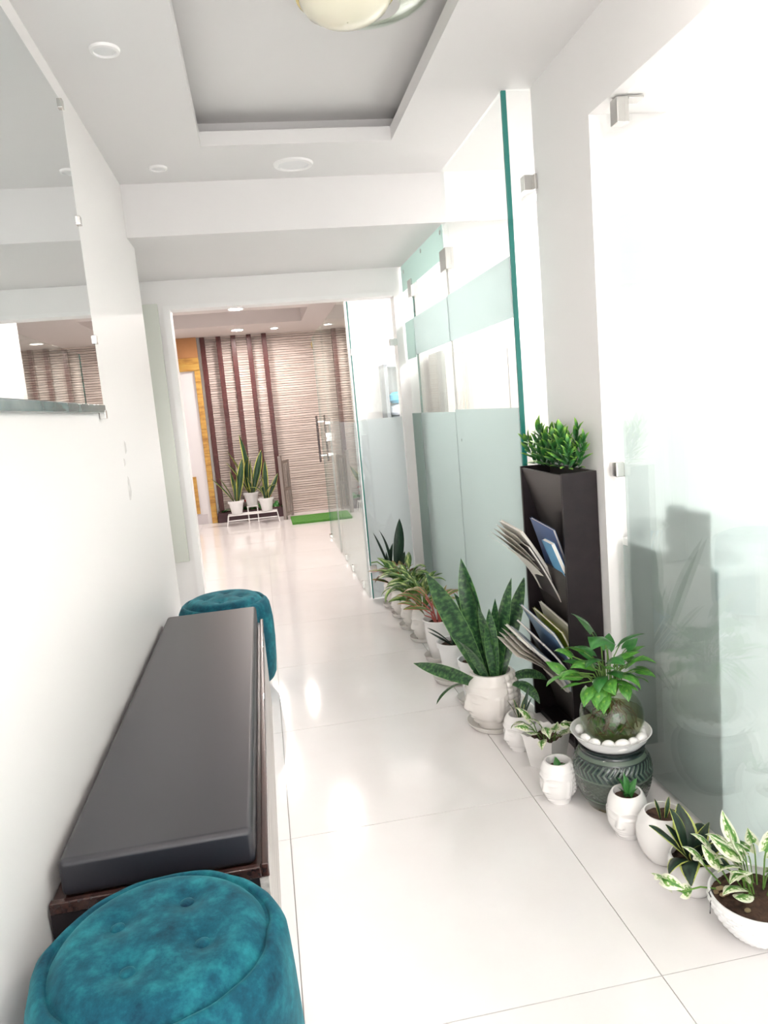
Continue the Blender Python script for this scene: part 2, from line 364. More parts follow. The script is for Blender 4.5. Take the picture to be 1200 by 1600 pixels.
# ------------------------------------------------------------------ lamps
def panel(name, label, x, y, z, sx, sy, M=M_lampwhite):
    t = thing(name, label, 'ceiling light', (x, y, z))
    f = MB(); a = .02
    f.box(-sx/2-a, sx/2+a, -sy/2-a, -sy/2, -.02, 0); f.box(-sx/2-a, sx/2+a, sy/2, sy/2+a, -.02, 0); f.box(-sx/2-a, -sx/2, -sy/2, sy/2, -.02, 0); f.box(sx/2, sx/2+a, -sy/2, sy/2, -.02, 0)
    obj('frame', f, M_frame, t); box('diffuser', (-sx/2, sx/2, -sy/2, sy/2, -.012, -.002), M, t)
panel('ceiling_panel_light', 'glowing square ceiling light in the room behind the near glass door', 2.2, 1.1, 2.56, .6, 1.2)
panel('ceiling_panel_light', 'glowing ceiling light in the room behind the glass partition', 2.0, 3.8, 2.46, .6, 1.2, M_roomlamp)
panel('ceiling_panel_light', 'glowing ceiling light beyond the frosted return panel', 1.5, 5.7, 2.35, .6, .6, M_roomlamp)
def downlight(x, y, z, r, label, lit, group=None):
    t = thing('downlight', label, 'downlight', (x, y, z), 0, group)
    mb = MB(); mb.lathe([(r*.72, -.001), (r*.76, -.010), (r*.95, -.008), (r, 0)], 28); obj('rim', mb, M_frame, t, smooth=True)
    mb = MB(); mb.lathe([(r*.74, -.004), (r*.6, -.006), (.001, -.006)], 28); obj('lens', mb, (M_downfar if y > 5 else M_downfill) if lit else M_off, t, smooth=True)
downlight(-.334, 2.478, CZ, .045, 'small unlit round downlight above the wall mirror', False)
downlight(-.318, 3.561, CZ, .040, 'small unlit round downlight close to the ceiling beam', False)
downlight(.28, 3.575, CZ, .092, 'wide flat round ceiling panel light before the beam', False)
downlight(-.105, 7.40, 2.35, .085, 'lit round downlight at the top of the far doorway', True)
downlight(-.14, 9.16, 2.35, .085, 'lit round downlight in front of the dark slats', True)
downlight(.30, 9.22, 2.35, .055, 'lit round downlight washing the ribbed wall', True)
for x_, y_, w_ in ((-.334, 1.40, 'left'), (.91, 1.40, 'right'), (-.334, .32, 'far left'), (.91, .32, 'far right')):  # unseen lamps added overhead to brighten the corridor
    downlight(x_, y_, CZ, .042, 'added fill downlight, out of view on the corridor ceiling, ' + {'left': 'above the foreground ottoman', 'right': 'above the near glass door', 'far left': 'over the wall mirror behind the camera', 'far right': 'behind the camera near the glass door'}[w_], True)
downlight(.40, 6.3, 2.35, .085, 'lit round downlight beside the open glass door', True)
# ------------------------------------------------------------------ glass
def pane(name, label, b, films=(), edges=(), cat='glass panel', fm=None, film_axis='x', film_gap=.002, front=False):
    """b = x0,x1,y0,y1,z0,z1; films = (lo,hi,z0,z1,mat) along the pane; edges = boxes of visible green edge"""
    x0, x1, y0, y1, z0, z1 = b
    t = thing(name, label, cat, ((x0+x1)/2, (y0+y1)/2, z0))
    ox, oy, oz = (x0+x1)/2, (y0+y1)/2, z0
    loc = lambda q: (q[0]-ox, q[1]-ox*0-oy, q[2]-oz)
    def bx(n, q, M, **k): return box(n, (q[0]-ox, q[1]-ox, q[2]-oy, q[3]-oy, q[4]-oz, q[5]-oz), M, t, **k)
    bx('pane', b, M_clear)
    for lo, hi, za, zb, M in films:
        if front: bx('frosted_film', (x0-.005, x0-.002, lo, hi, za, zb), M)
        elif film_axis == 'x': bx('frosted_film', (x1+film_gap, x1+film_gap+.003, lo, hi, za, zb), M)
        else: bx('frosted_film', (lo, hi, y1+film_gap, y1+film_gap+.003, za, zb), M)
    for q in edges: bx('polished_edge', q, M_edge)
    t['o'] = (ox, oy, oz)
    return t, bx
def clamp(bx, q, bolt=None):
    h = bx('clamp', q, M_chrome, bevel=.002); h['label'] = 'brushed steel glass clamp'
    return h
FZ = 1.262
t, bx = pane('glass_partition_panel', 'tall fixed glass panel with thick green edge beside the magazine rack', (RX, RX+.012, 2.834, 3.792, .006, CZ-.002),
    [(2.834, 3.792, .006, FZ, M_frostpart), (2.834, 3.792, 1.612, 1.842, M_frostpart)], [(RX-.002, RX+.016, 2.822, 2.833, .006, CZ-.004)], front=True)
bx('joint_strip', (RX+.001, RX+.011, 3.792, 3.799, .01, 2.03), M_greywood)
bx('joint_bolt', (RX-.006, RX, 3.70, 3.708, 1.10, 1.112), M_chrome)
t, bx = pane('glass_partition_door', 'frosted swing glass door in the middle of the glass partition', (RX, RX+.012, 3.80, 4.636, .010, 2.028),
    [(3.80, 4.636, .010, FZ-.012, M_frostpart), (3.80, 4.636, 1.612, 1.838, M_frostpart)], [(RX, RX+.012, 4.636, 4.640, .01, 2.028)], 'glass door', front=True)
for y0, y1 in ((3.72, 3.86), (4.585, 4.70)): clamp(bx, (RX-.016, RX+.028, y0+.01, y1-.01, 1.965, 2.07))
clamp(bx, (RX-.016, RX+.028, 3.81, 3.93, .012, .06))
t, bx = pane('glass_transom', 'frosted transom glass under the beam above the partition door', (RX, RX+.012, 3.80, 4.90, 2.034, 2.196),
    [(3.80, 4.90, 2.034, 2.196, M_frostgreen)], front=True)
for y, z in ((3.84, 2.165), (4.30, 2.17), (4.82, 2.15)):
    o = obj('standoff_bolt', MB().cyl(0, 0, -.012, .004, .012, 14), M_chrome, t, (RX-.004-t.location.x, y-t.location.y, z-t.location.z), (0, -pi/2, 0), smooth=True)
t, bx = pane('glass_partition_panel', 'narrow fixed glass panel next to the far doorway post', (RX, RX+.012, 4.646, 4.905, .006, 2.028),
    [(4.646, 4.905, .006, FZ-.015, M_frostgreen), (4.646, 4.905, 1.60, 1.838, M_frostgreen)], front=True)
t, bx = pane('glass_return_panel', 'narrow clear glass strip between the pier and the thick green edge', (RX+.018, PX-.001, 2.820, 2.832, .006, CZ-.002), [], [], film_axis='y')
clamp(bx, (1.082, 1.122, 2.806, 2.846, 2.075, 2.13)); bx('clamp_foot', (PX-.012, PX-.001, 2.79, 2.82, 2.075, 2.13), M_chrome, bevel=.002)
# near door and its side light
t, bx = pane('near_glass_door', 'large frosted glass door nearest the camera on the right', (GX, GX+.012, .60, 2.330, .010, 2.160),
    [(.60, 2.285, .010, FZ, M_frost), (.60, 2.285, 1.612, 1.835, M_frost)], [], 'glass door')
bx('clamp', (GX-.014, GX+.026, 2.288, 2.338, 1.015, 1.065), M_chrome, bevel=.004)
bx('clamp', (GX-.014, GX+.026, 2.19, 2.235, 2.09, 2.165), M_chrome, bevel=.004); bx('clamp_foot', (GX+.026, GX+.075, 2.19, 2.235, 2.158, 2.166), M_chrome, bevel=.002)
t, bx = pane('near_glass_sidelight', 'fixed glass panel behind the camera beside the near door', (GX, GX+.012, -.895, .592, .010, 2.160), [(-.895, .592, .010, FZ, M_frost)])
# doorway glass
t, bx = pane('doorway_return_panel', 'half frosted glass panel standing in the right of the far doorway', (.648, .950, 4.930, 4.942, .006, 2.004),
    [(.648, .950, .006, 1.232, M_frostgrey)], [(.640, .648, 4.928, 4.944, .006, 2.004)], film_axis='y')
for q in ((.905, .955, 4.918, 4.954, 1.70, 1.745), (.640, .690, 4.918, 4.954, 1.655, 1.70), (.640, .685, 4.918, 4.954, .19, .24)): clamp(bx, q)
t, bx = pane('hall_glass_panel', 'long glass panel running back from the far doorway', (.620, .632, 4.960, 6.66, .006, 2.05),
    [(4.96, 6.66, .006, 1.215, M_frostgrey)], [])
for y in (5.25, 5.85, 6.30): clamp(bx, (.612, .640, y, y+.03, .006, .06))
t, bx = pane('hall_glass_door', 'open glass door with a bar handle and lock in the far hall', (.610, .622, 6.68, 7.62, .010, 2.05),
    [(6.68, 7.62, .010, 1.215, M_frostgrey)], [(.610, .622, 7.62, 7.626, .01, 2.05)], 'glass door')
for z in (1.20, 1.06, .91): bx('lock_plate', (.594, .640, 6.83, 6.99, z-.014, z+.014), M_chrome, bevel=.004)
bx('lock_body', (.590, .644, 6.87, 6.95, 1.03, 1.11), M_chrome, bevel=.004)
bx('pull_handle', (.560, .580, 7.50, 7.52, .80, 1.27), M_mahog, bevel=.006)
for z in (.86, 1.20): bx('handle_post', (.578, .612, 7.503, 7.517, z, z+.014), M_chrome)
bx('floor_hinge', (.595, .640, 7.56, 7.66, .0, .035), M_chrome, bevel=.004)
tag(box('door_edge_panel', (-.658, -.545, 4.895, 4.915, .42, 2.06), mat('pale_green_panel', (.66, .68, .62), .3), bevel=.003), 'pale green flat panel on the wall left of the far doorway', 'panel')
# ------------------------------------------------------------------ mirror
t = thing('wall_mirror', 'large frameless wall mirror with a thick green glass edge along its bottom', 'mirror', (LX, 1.4, 1.372))
box('back', (0.0005, .006, -1.15, 1.225, .006, .978), M_dark, t)
box('glass', (.006, .014, -1.15, 1.225, .0285, .98), M_mirror, t)
box('bevel_edge', (.002, .020, -1.15, 1.222, .001, .028), M_bevel, t, bevel=.003)
for y, z in ((1.205, .965), (1.235, .62), (1.212, -.006), (1.228, .24), (-.3, -.006)):
    box('clip', (.001, .022, y-.012, y+.014, z-.012, z+.016), M_chrome, t, bevel=.002)
# ------------------------------------------------------------------ bench
t = thing('waiting_bench', 'low bench with dark grey leatherette cushion along the left wall', 'bench', (0, 0, 0))
BX0, BX1, BY0, BY1 = -.515, -.083, 1.45, 3.335
box('front_panel', (BX1-.018, BX1, BY0, BY1, .0, .372), M_greyply, t)
box('end_panel', (BX0, BX1-.019, BY0, BY0+.018, .0, .372), M_rack, t)
box('end_panel', (BX0, BX1-.019, BY1-.018, BY1, .0, .372), M_rack, t)
box('seat_board', (BX0, BX1-.001, BY0+.001, BY1, .373, .388), M_mahog, t)
for b in ((BX1-.012, BX1+.003, BY0-.003, BY1, .373, .404), (BX0, BX1-.013, BY0-.003, BY0+.012, .373, .398)): box('rim_moulding', b, M_mahog, t, bevel=.003)
mb = MB().box(BX0+.018, BX1-.022, BY0+.022, BY1-.005, .389, .470)
cu = obj('cushion', mb, M_leather, t, bevel=.014)
box('cushion_seam', (BX1-.026, BX1-.0225, BY0+.05, BY1-.03, .432, .4345), M_black, cu)
# ------------------------------------------------------------------ ottomans
def ottoman(x, y, rz, label):
    t = thing('ottoman', label, 'ottoman', (x, y, 0), rz, 'teal velvet ottomans')
    R = .222
    def pleat(a, f, r, z):
        amp = .004*exp(-((z-.43)/.03)**2); return r+amp*(sin(7*a)+.6*sin(11*a+1)+.4*sin(17*a+2))*.6+.0025*sin(5*a+z*14)*(1 if .06 < z < .42 else 0)
    prof = [(.02, .045), (R-.05, .045), (R-.018, .05), (R-.004, .075), (R, .13), (R+.003, .24), (R+.002, .34), (R-.002, .39), (R-.008, .420), (R-.018, .440), (R-.028, .448), (R-.036, .446), (R-.040, .432), (.02, .42)]
    obj('body', MB().lathe(prof, 104, pleat), M_teal, t, smooth=True, auto=80)
    btn = [(.085*cos(a), .085*sin(a)) for a in (pi/4+.2, 3*pi/4+.2, 5*pi/4+.2, 7*pi/4+.2)]
    S = MB(); rings = 22; seg = 72; RS = R-.040
    S.v.append((0, 0, .474)); 
    for i in range(1, rings+1):
        q = i/rings; r = RS*sin(min(q, 1)*pi/2)**.9 if False else RS*q
        for j in range(seg):
            a = 2*pi*j/seg; px, py = r*cos(a), r*sin(a)
            z = .474-.030*max(0, (q-.74)/.26)**2.4 - .006*q
            for bx_, by_ in btn:
                d2 = (px-bx_)**2+(py-by_)**2; z -= .012*exp(-d2/.0009)
            S.v.append((px, py, z))
    for j in range(seg): S.f.append((0, 1+j, 1+(j+1) % seg))
    for i in range(rings-1):
        for j in range(seg): S.f.append((1+i*seg+j, 1+(i+1)*seg+j, 1+(i+1)*seg+(j+1) % seg, 1+i*seg+(j+1) % seg))
    st = obj('seat', S, M_teal, t, smooth=True, auto=80)
    pts = [((RS+.001)*cos(2*pi*j/60), (RS+.001)*sin(2*pi*j/60), .437) for j in range(61)]
    obj('piping', MB().tube(pts, .0045, 6), M_teal, st, smooth=True)
    for bx_, by_ in btn: obj('button', MB().ellipsoid((bx_, by_, .460), .0135, .0135, .006, 16, 8), M_teal, st, smooth=True)
    for k in range(4):
        a = pi/4+k*pi/2; obj('foot', MB().cyl(.16*cos(a), .16*sin(a), 0, .05, .016, 12, .020), M_dark, t, smooth=True)
ottoman(-.262, 1.205, 0.1, 'buttoned teal velvet ottoman in the foreground')
ottoman(-.262, 3.585, .5, 'teal velvet ottoman at the far end of the bench')
# ------------------------------------------------------------------ ceiling lamp in the tray
t = thing('ceiling_lamp', 'cream glass bowl lamp hanging in the ceiling tray', 'ceiling lamp', (.375, 2.28, CZ+.135))
obj('mount', MB().cyl(0, 0, -.06, 0, .05, 24), M_gold, t, smooth=True)
obj('bowl', MB().lathe([(.135, -.085), (.134, -.10), (.118, -.125), (.085, -.146), (.045, -.158), (.002, -.162)], 40), M_cream, t, smooth=True)
obj('rim', MB().lathe([(.132, -.078), (.142, -.080), (.143, -.092), (.134, -.096)], 40), M_gold, t, smooth=True)
obj('clear_dish', MB().lathe([(.215, -.050), (.20, -.075), (.16, -.098), (.10, -.112), (.10, -.110), (.159, -.095), (.197, -.073), (.212, -.050)], 48), M_bowlglass, t, (.06, .02, 0), smooth=True)
# ------------------------------------------------------------------ magazine rack
SX0, SX1, SY0, SY1, SH = 1.000, 1.127, 2.398, 2.812, 1.032
t = thing('magazine_rack', 'tall dark brown slanted magazine rack against the white pier', 'magazine rack', (0, 0, 0))
box('side_panel', (SX0, SX1, SY0, SY0+.014, 0, SH), M_rack, t); box('side_panel', (SX0, SX1, SY1-.014, SY1, 0, SH), M_rack, t)
box('back_panel', (SX1-.008, SX1, SY0+.0145, SY1-.0145, 0, SH), M_rackin, t)
def slant(zt, zb, xt=SX0+.002, xb=SX1-.028):
    mb = MB(); th = .010; y0, y1 = SY0+.0145, SY1-.0145
    mb.add([(xt, y0, zt), (xt, y1, zt), (xt+th, y1, zt), (xt+th, y0, zt), (xb, y0, zb), (xb, y1, zb), (xb+th, y1, zb), (xb+th, y0, zb)],
           [(0,1,2,3),(7,6,5,4),(0,4,5,1),(1,5,6,2),(2,6,7,3),(3,7,4,0)])
    obj('slanted_panel', mb, M_rackin, t)
slant(SH-.006, .70); slant(.675, .36); slant(.335, .02)
box('plinth', (SX0+.02, SX1-.009, SY0+.0145, SY1-.0145, 0, .019), M_rack, t)
def magazine(label, y, zb, xb, lean, wy, h, th, cover, fan=0, roll=0, group='magazines in the rack', bend=.0, loose=0):
    """booklet standing in a pocket: leans out to -X by lean, faces -X"""
    t = thing('magazine', label, 'magazine', (xb, y, zb), 0, group, rot=(roll, -lean, fan))
    n = 10; b0 = bend
    def sheet(x0, x1, w, hh, z0=0):
        mb = MB()
        for i in range(n+1):
            z = z0+hh*i/n; o = -bend*(i/n)**2
            mb.v += [(x0+o, -w/2, z), (x1+o, -w/2, z), (x1+o, w/2, z), (x0+o, w/2, z)]
        for i in range(n):
            a = 4*i; b = a+4
            for q in ((0, 1), (1, 2), (2, 3), (3, 0)): mb.f.append((a+q[0], a+q[1], b+q[1], b+q[0]))
        mb.f.append((3, 2, 1, 0)); mb.f.append((4*n, 4*n+1, 4*n+2, 4*n+3)); return mb
    obj('pages', sheet(-th/2+.0008, th/2-.0008, wy-.004, h-.003), M_paper, t)
    obj('cover', sheet(-th/2, -th/2+.0008, wy, h), cover, t); obj('cover', sheet(th/2-.0008, th/2, wy, h), cover, t)
    for q in range(loose):
        bend = b0+.016*(q+1); obj('loose_page', sheet(-th/2-.0016-.0012*q, -th/2-.0012-.0012*q, wy-.006-.008*q, h-.004-.006*q), M_paper, t)
    return t
cov = lambda n, c: mat('cover_'+n, c, .35)
def mountain_cover():
    M = mat('cover_mountain', (.1, .35, .6), .3); n = N(M); v = n.coord('Object'); sp = n.new('ShaderNodeSeparateXYZ'); n.link(v, sp.inputs[0])
    ns = n.noise(v, 14, 4); h = n.math('ADD', sp.outputs[2], n.math('MULTIPLY', ns, .09))
    n.link(n.ramp(h, [(0, (.75, .74, .72)), (.155, (.62, .62, .63)), (.165, (.10, .36, .62)), (1, (.08, .40, .70))], 'LINEAR'), n.p.inputs['Base Color']); return M
magazine('open-paged magazine sprawling out of the upper pocket', 2.70, .535, 1.058, .40, .19, .335, .012, cov('grey', (.74, .71, .66)), .05, .10, bend=.04, loose=4)
magazine('blue-edged folded newspaper behind the upper pocket magazines', 2.62, .535, 1.082, .22, .22, .31, .008, cov('blue', (.16, .24, .48)), .0, .08, bend=.02)
magazine('black and red covered magazine at the front of the upper pocket', 2.66, .535, 1.044, .42, .17, .265, .008, cov('black', (.06, .05, .055)), .0, .10, bend=.02)
magazine('small booklet with a snowy mountain on blue in the upper pocket', 2.475, .54, 1.062, .36, .105, .265, .014, mountain_cover(), -.05, .0)
cols = [('red-brown magazine at the back of the lower pocket', (.20, .03, .02), .02, .23, .20), ('dark green spined magazine in the lower pocket', (.05, .12, .08), .08, .27, .24),
        ('pale magazine third from the back of the lower pocket', (.70, .68, .62), .14, .31, .29), ('lime green magazine in the lower pocket', (.42, .46, .02), .20, .27, .285),
        ('tall sky blue magazine in the lower pocket', (.20, .36, .58), .27, .31, .31), ('navy blue magazine sagging in the lower pocket', (.03, .05, .12), .34, .27, .27),
        ('silver blue magazine near the front of the lower pocket', (.36, .44, .52), .40, .27, .26)]
for i, (lb, c_, ln, w_, h_) in enumerate(cols):
    magazine(lb, 2.60, .205-.002*i, 1.104-.009*i, ln, w_, h_, .0085, cov('c%d' % i, c_), .0, .10, bend=.006+.010*i)
magazine('white magazine drooping open at the front of the lower pocket', 2.64, .20, 1.036, .44, .22, .265, .010, cov('white', (.75, .73, .72)), .0, .12, bend=.055, loose=3)
# ------------------------------------------------------------------ leaves
def blade(L, W, bend=.3, prof='snake', nV=12, nU=4, fold=.25, twist=0, wave=0, power=1.5):
    mb = MB(); pos = Vector((0, 0, 0)); ds = L/nV
    for i in range(nV+1):
        v = i/nV; phi = bend*v**power
        if i: pos = pos+Vector((sin(phi), 0, cos(phi)))*ds
        if prof == 'snake': w = W*(.45+.55*min(1, v/.45))*(1-max(0, (v-.55)/.45)**2.2)
        elif prof == 'spear': w = W*sin(pi*min(1, v*.93+.05))**.9*(1.0-.25*v)
        elif prof == 'heart': w = W*(sin(pi*(v*.92+.08)**.62) if v < 1 else 0)
        else: w = W*(1-v)**.6*(.3+.7*min(1, v/.2))
        w = max(w, .0006)
        nrm = Vector((cos(phi), 0, -sin(phi))); tw = twist*v
        for j in range(nU+1):
            u = -1+2*j/nU
            side = Vector((0, 1, 0))*cos(tw)+nrm*sin(tw); nn = nrm*cos(tw)-Vector((0, 1, 0))*sin(tw)
            p = pos+side*(u*w/2)-nn*(fold*(1-abs(u))*w/2)+nn*(wave*w*sin(9*v+3*u)*abs(u))
            if prof == 'heart': p -= Vector((sin(phi), 0, cos(phi)))*(L*.16*abs(u)**1.5*max(0, 1-v/.35))
            mb.uv[len(mb.v)] = ((u+1)/2, v); mb.v.append(tuple(p))
    for i in range(nV):
        for j in range(nU): a = i*(nU+1)+j; mb.f.append((a, a+1, a+nU+2, a+nU+1))
    return mb
def leaf_set(M, specs):
    out = []
    for s in specs:
        me = blade(**s).mesh('leaf', True, 80); me.materials.append(M); out.append(me)
    return out
def leaf(parent, me, loc, az, tilt, sc=1, roll=0, name='leaf'):
    """az: heading of the lean, tilt: angle from vertical"""
    return obj(name, me, None, parent, loc, (Matrix.Rotation(az, 3, 'Z') @ Matrix.Rotation(tilt, 3, 'Y') @ Matrix.Rotation(roll, 3, 'Z')).to_euler(), scale=sc)
SNAKE = leaf_set(L_snake, [dict(L=1, W=.17, bend=.25, fold=.22), dict(L=1, W=.15, bend=.6, fold=.25, twist=.5), dict(L=1, W=.20, bend=1.7, fold=.3, twist=-.9, power=1.2), dict(L=1, W=.16, bend=-.15, fold=.22, twist=-.6)])
SDARK = leaf_set(L_sdark, [dict(L=1, W=.19, bend=.15, fold=.35, twist=.3), dict(L=1, W=.17, bend=.5, fold=.35, twist=-.5)])
SYEL = leaf_set(L_syel, [dict(L=1, W=.13, bend=.2, fold=.4), dict(L=1, W=.12, bend=.5, fold=.4, twist=.5), dict(L=1, W=.12, bend=2.2, fold=.5, power=2)])
HAHN = leaf_set(L_hahn, [dict(L=1, W=.52, bend=.4, prof='spear', fold=.2, twist=.2), dict(L=1, W=.56, bend=.9, prof='spear', fold=.25, twist=-.3), dict(L=1, W=.50, bend=1.5, prof='spear', fold=.2)])
PW = leaf_set(L_pw, [dict(L=1, W=.66, bend=.8, prof='heart', fold=.3, nV=8), dict(L=1, W=.58, bend=-.5, prof='heart', fold=.4, nV=8, twist=.4), dict(L=1, W=.62, bend=1.4, prof='heart', fold=.35, nV=8, wave=.1)])
PO = leaf_set(L_p, [dict(L=1, W=.72, bend=.7, prof='heart', fold=.25, nV=8), dict(L=1, W=.76, bend=1.2, prof='heart', fold=.3, nV=8, twist=.3), dict(L=1, W=.68, bend=.2, prof='heart', fold=.35, nV=8)])
POD = leaf_set(L_pd, [dict(L=1, W=.66, bend=.5, prof='heart', fold=.3, nV=8), dict(L=1, W=.7, bend=1.0, prof='heart', fold=.3, nV=8)])
AR = leaf_set(L_ar, [dict(L=1, W=.42, bend=1.2, prof='spear', fold=.35, nV=9), dict(L=1, W=.36, bend=.6, prof='spear', fold=.4, nV=9, twist=.4), dict(L=1, W=.32, bend=1.8, prof='spear', fold=.3, nV=9)])
AL = leaf_set(L_al, [dict(L=1, W=.44, bend=1.2, prof='spear', fold=.35, nV=9), dict(L=1, W=.34, bend=.7, prof='spear', fold=.4, nV=9, twist=.4), dict(L=1, W=.34, bend=1.7, prof='spear', fold=.3, nV=9)])
BRZ = leaf_set(L_br, [dict(L=1, W=.34, bend=1.6, prof='spear', fold=.3, nV=9), dict(L=1, W=.36, bend=1.1, prof='spear', fold=.35, nV=9)])

# ------------------------------------------------------------------ pots
def spline(pts, f):
    # Catmull-Rom through (position, value) control points
    n = len(pts)
    for i in range(n-1):
        (a, va), (b, vb) = pts[i], pts[i+1]
        if f <= b or i == n-2:
            p = pts[max(i-1, 0)]; q = pts[min(i+2, n-1)]
            ma = (vb-p[1])/(b-p[0])*(b-a); mb_ = (q[1]-va)/(q[0]-a)*(b-a); u = max(0, min(1, (f-a)/(b-a)))
            return (2*u**3-3*u*u+1)*va+(u**3-2*u*u+u)*ma+(3*u*u-2*u**3)*vb+(u**3-u*u)*mb_
def head_mesh(name, R, H, curls=True, top=.74, face=1.0, res=(112, 72)):
    """planter in the shape of a calm face looking to local -X; open at the top"""
    seg, rings = res
    ctrl = [(0, .66), (.08, .70), (.14, .74), (.22, .86), (.36, .96), (.52, 1.0), (.70, .985), (.84, .93), (.94, .84), (1, top)]
    def base(f):
        return spline(ctrl, f)
    G = lambda x, s: exp(-(x/s)**2)
    mb = MB()
    for i in range(rings+1):
        f = i/rings; r0 = base(f)
        for j in range(seg):
            a = 2*pi*j/seg; th = a-pi
            th = (th+pi) % (2*pi)-pi; at = abs(th)
            r = r0
            S_ = lambda x, lo, hi: max(0, min(1, (x-lo)/(hi-lo)))**2*(3-2*max(0, min(1, (x-lo)/(hi-lo))))
            if at < 1.75:
                d = .06*G(th, .85)*S_(f, .02, .22)*S_(1.02-f, .0, .3)
                slope = S_(.68-f, 0, .30); d += (.035+.15*slope)*G(th, .085+.085*slope)*S_(f, .315, .385)*S_(.74-f, 0, .10)
                d += .05*G(at-.13, .07)*G(f-.385, .035)
                d += .055*G(th, .26)*G(f-.262, .024)+.060*G(th, .20)*G(f-.205, .024)-.02*G(th, .28)*G(f-.232, .010)
                d += .11*G(th, .34)*G(f-.115, .050)
                d -= .060*G(at-.40, .21)*G(f-.585, .055)
                d += .050*G(at-.43, .19)*G(f-.548, .036)-.022*G(at-.43, .24)*G(f-.512+.05*(at-.43)**2, .009)
                arc = .665+.045*(1-((at-.48)/.42)**2); d += .040*G(f-arc, .018)*S_(at, .05, .16)*S_(1.02-at, 0, .14)
                d += .035*G(at-.72, .30)*G(f-.37, .11)
                r += d*face
            ec = 1.42+.10*(f-.4); lobe = S_(f, .10, .17)*S_(.66-f, 0, .06)
            r += face*lobe*(.10*G(at-ec, .13)-.075*G(at-ec-.01, .045)*S_(f, .22, .30))
            if curls:
                hl = 1.66+.10*sin(9*f)*0-.55*S_(f, .80, .95)*0
                if at > hl and .19 < f < .975:
                    cu1 = abs(sin(at*10.5)); cv1 = abs(sin(f*pi*9)); r += (.085*sqrt(cu1*cv1)-.03)*S_(at, hl, hl+.06)
                elif f <= .19 and at > hl: r -= .03
                elif at <= hl and f > .80: r += .018*S_(f, .80, .82)
            ox = -.06*R*G(at, 1.2)
            mb.v.append((R*r*cos(a)+ox*0, R*r*.94*sin(a), H*f))
    for i in range(rings):
        for j in range(seg): j2 = (j+1) % seg; mb.f.append((i*seg+j, i*seg+j2, (i+1)*seg+j2, (i+1)*seg+j))
    k = len(mb.v)
    for rr, zz in ((top-.09, 1.0), (top-.10, .80), (top-.12, .60)):
        for j in range(seg): a = 2*pi*j/seg; mb.v.append((R*rr*cos(a), R*rr*.94*sin(a), H*zz))
    for q in range(3):
        s0 = rings*seg if q == 0 else k+(q-1)*seg; s1 = k+q*seg
        for j in range(seg): j2 = (j+1) % seg; mb.f.append((s0+j, s0+j2, s1+j2, s1+j))
    mb.f.append(tuple(range(seg-1, -1, -1)))
    me = mb.mesh(name, True, 70); return me
def pot_mesh(name, prof, seg=40, fn=None): 
    mb = MB(); mb.lathe(prof, seg, fn); mb.f.append(tuple(range(seg-1, -1, -1))); return mb.mesh(name, True, 45)
def soil(parent, r, z, sy=1.0):
    mb = MB(); seg = 24; mb.v.append((0, 0, z+.004))
    for i in range(1, 6):
        for j in range(seg): a = 2*pi*j/seg; rr = r*i/5; mb.v.append((rr*cos(a), rr*sy*sin(a), z+.003*random.uniform(-1, 1)))
    for j in range(seg): mb.f.append((0, 1+j, 1+(j+1) % seg))
    for i in range(4):
        for j in range(seg): mb.f.append((1+i*seg+j, 1+(i+1)*seg+j, 1+(i+1)*seg+(j+1) % seg, 1+i*seg+(j+1) % seg))
    return obj('soil', mb, M_soil, parent, smooth=True)
def saucer(x, y, R, label):
    me = pot_mesh('saucer', [(R*.80, 0), (R*.86, .003), (R*.97, .020), (R, .026), (R*.985, .027), (R*.94, .020), (R*.80, .008), (.001, .008)], 40)
    tag(obj('saucer', me, M_saucer, None, (x, y, 0)), label, 'saucer', 'plant saucers')
def potted(label, x, y, z=0, rz=0, name='potted_plant', group=None): return thing(name, label, 'potted plant', (x, y, z), rz, group)
tapered = lambda R, H: pot_mesh('tapered_pot', [(R*.66, 0), (R*.70, .004), (R*.94, H*.84), (R*1.04, H*.85), (R*1.06, H*.99), (R*1.03, H), (R*.95, H*.985), (R*.93, H*.8), (R*.80, H*.5)], 40)

# 1 big head planter with snake plant
saucer(.81, 2.755, .112, 'round saucer under the large buddha head planter')
t = potted('large white buddha head planter with tall mottled snake plant', .81, 2.755, .009, .14)
hm = head_mesh('head_planter', .106, .222, True, .80); hm.materials.append(M_ivory); obj('pot', hm, None, t); soil(t, .070, .165, .94)
for i, (px, py, az, tl, L, v, rl) in enumerate([(-.02, .01, 2.9, .36, .52, 0, 1.25), (0, .03, 2.6, .20, .50, 3, 1.2), (.015, .03, 2.2, .10, .46, 0, .7), (.0, -.02, -2.8, .06, .34, 0, .2), (.02, 0, 0.1, .12, .42, 0, .3), (.03, .01, .1, .30, .44, 1, 1.0),
        (-.03, -.01, 3.25, 1.02, .34, 0, 1.2), (-.03, -.02, -2.9, .30, .28, 1, .5), (.0, -.03, -2.2, .12, .32, 3, 0), (.03, -.02, -.4, .7, .20, 2, .3), (.04, -.03, -1.1, .85, .20, 2, 0), (-.01, .03, 1.9, .12, .38, 1, .4), (-.02, -.03, -2.6, .45, .26, 0, .2), (.02, .02, .6, .08, .34, 3, .9), (-.04, 0, 3.1, .95, .22, 2, 0), (.01, -.01, 1.0, .20, .30, 0, .2)]):
    leaf(t, SNAKE[v], (px, py, .155), az-.14, tl, L*1.05, rl)
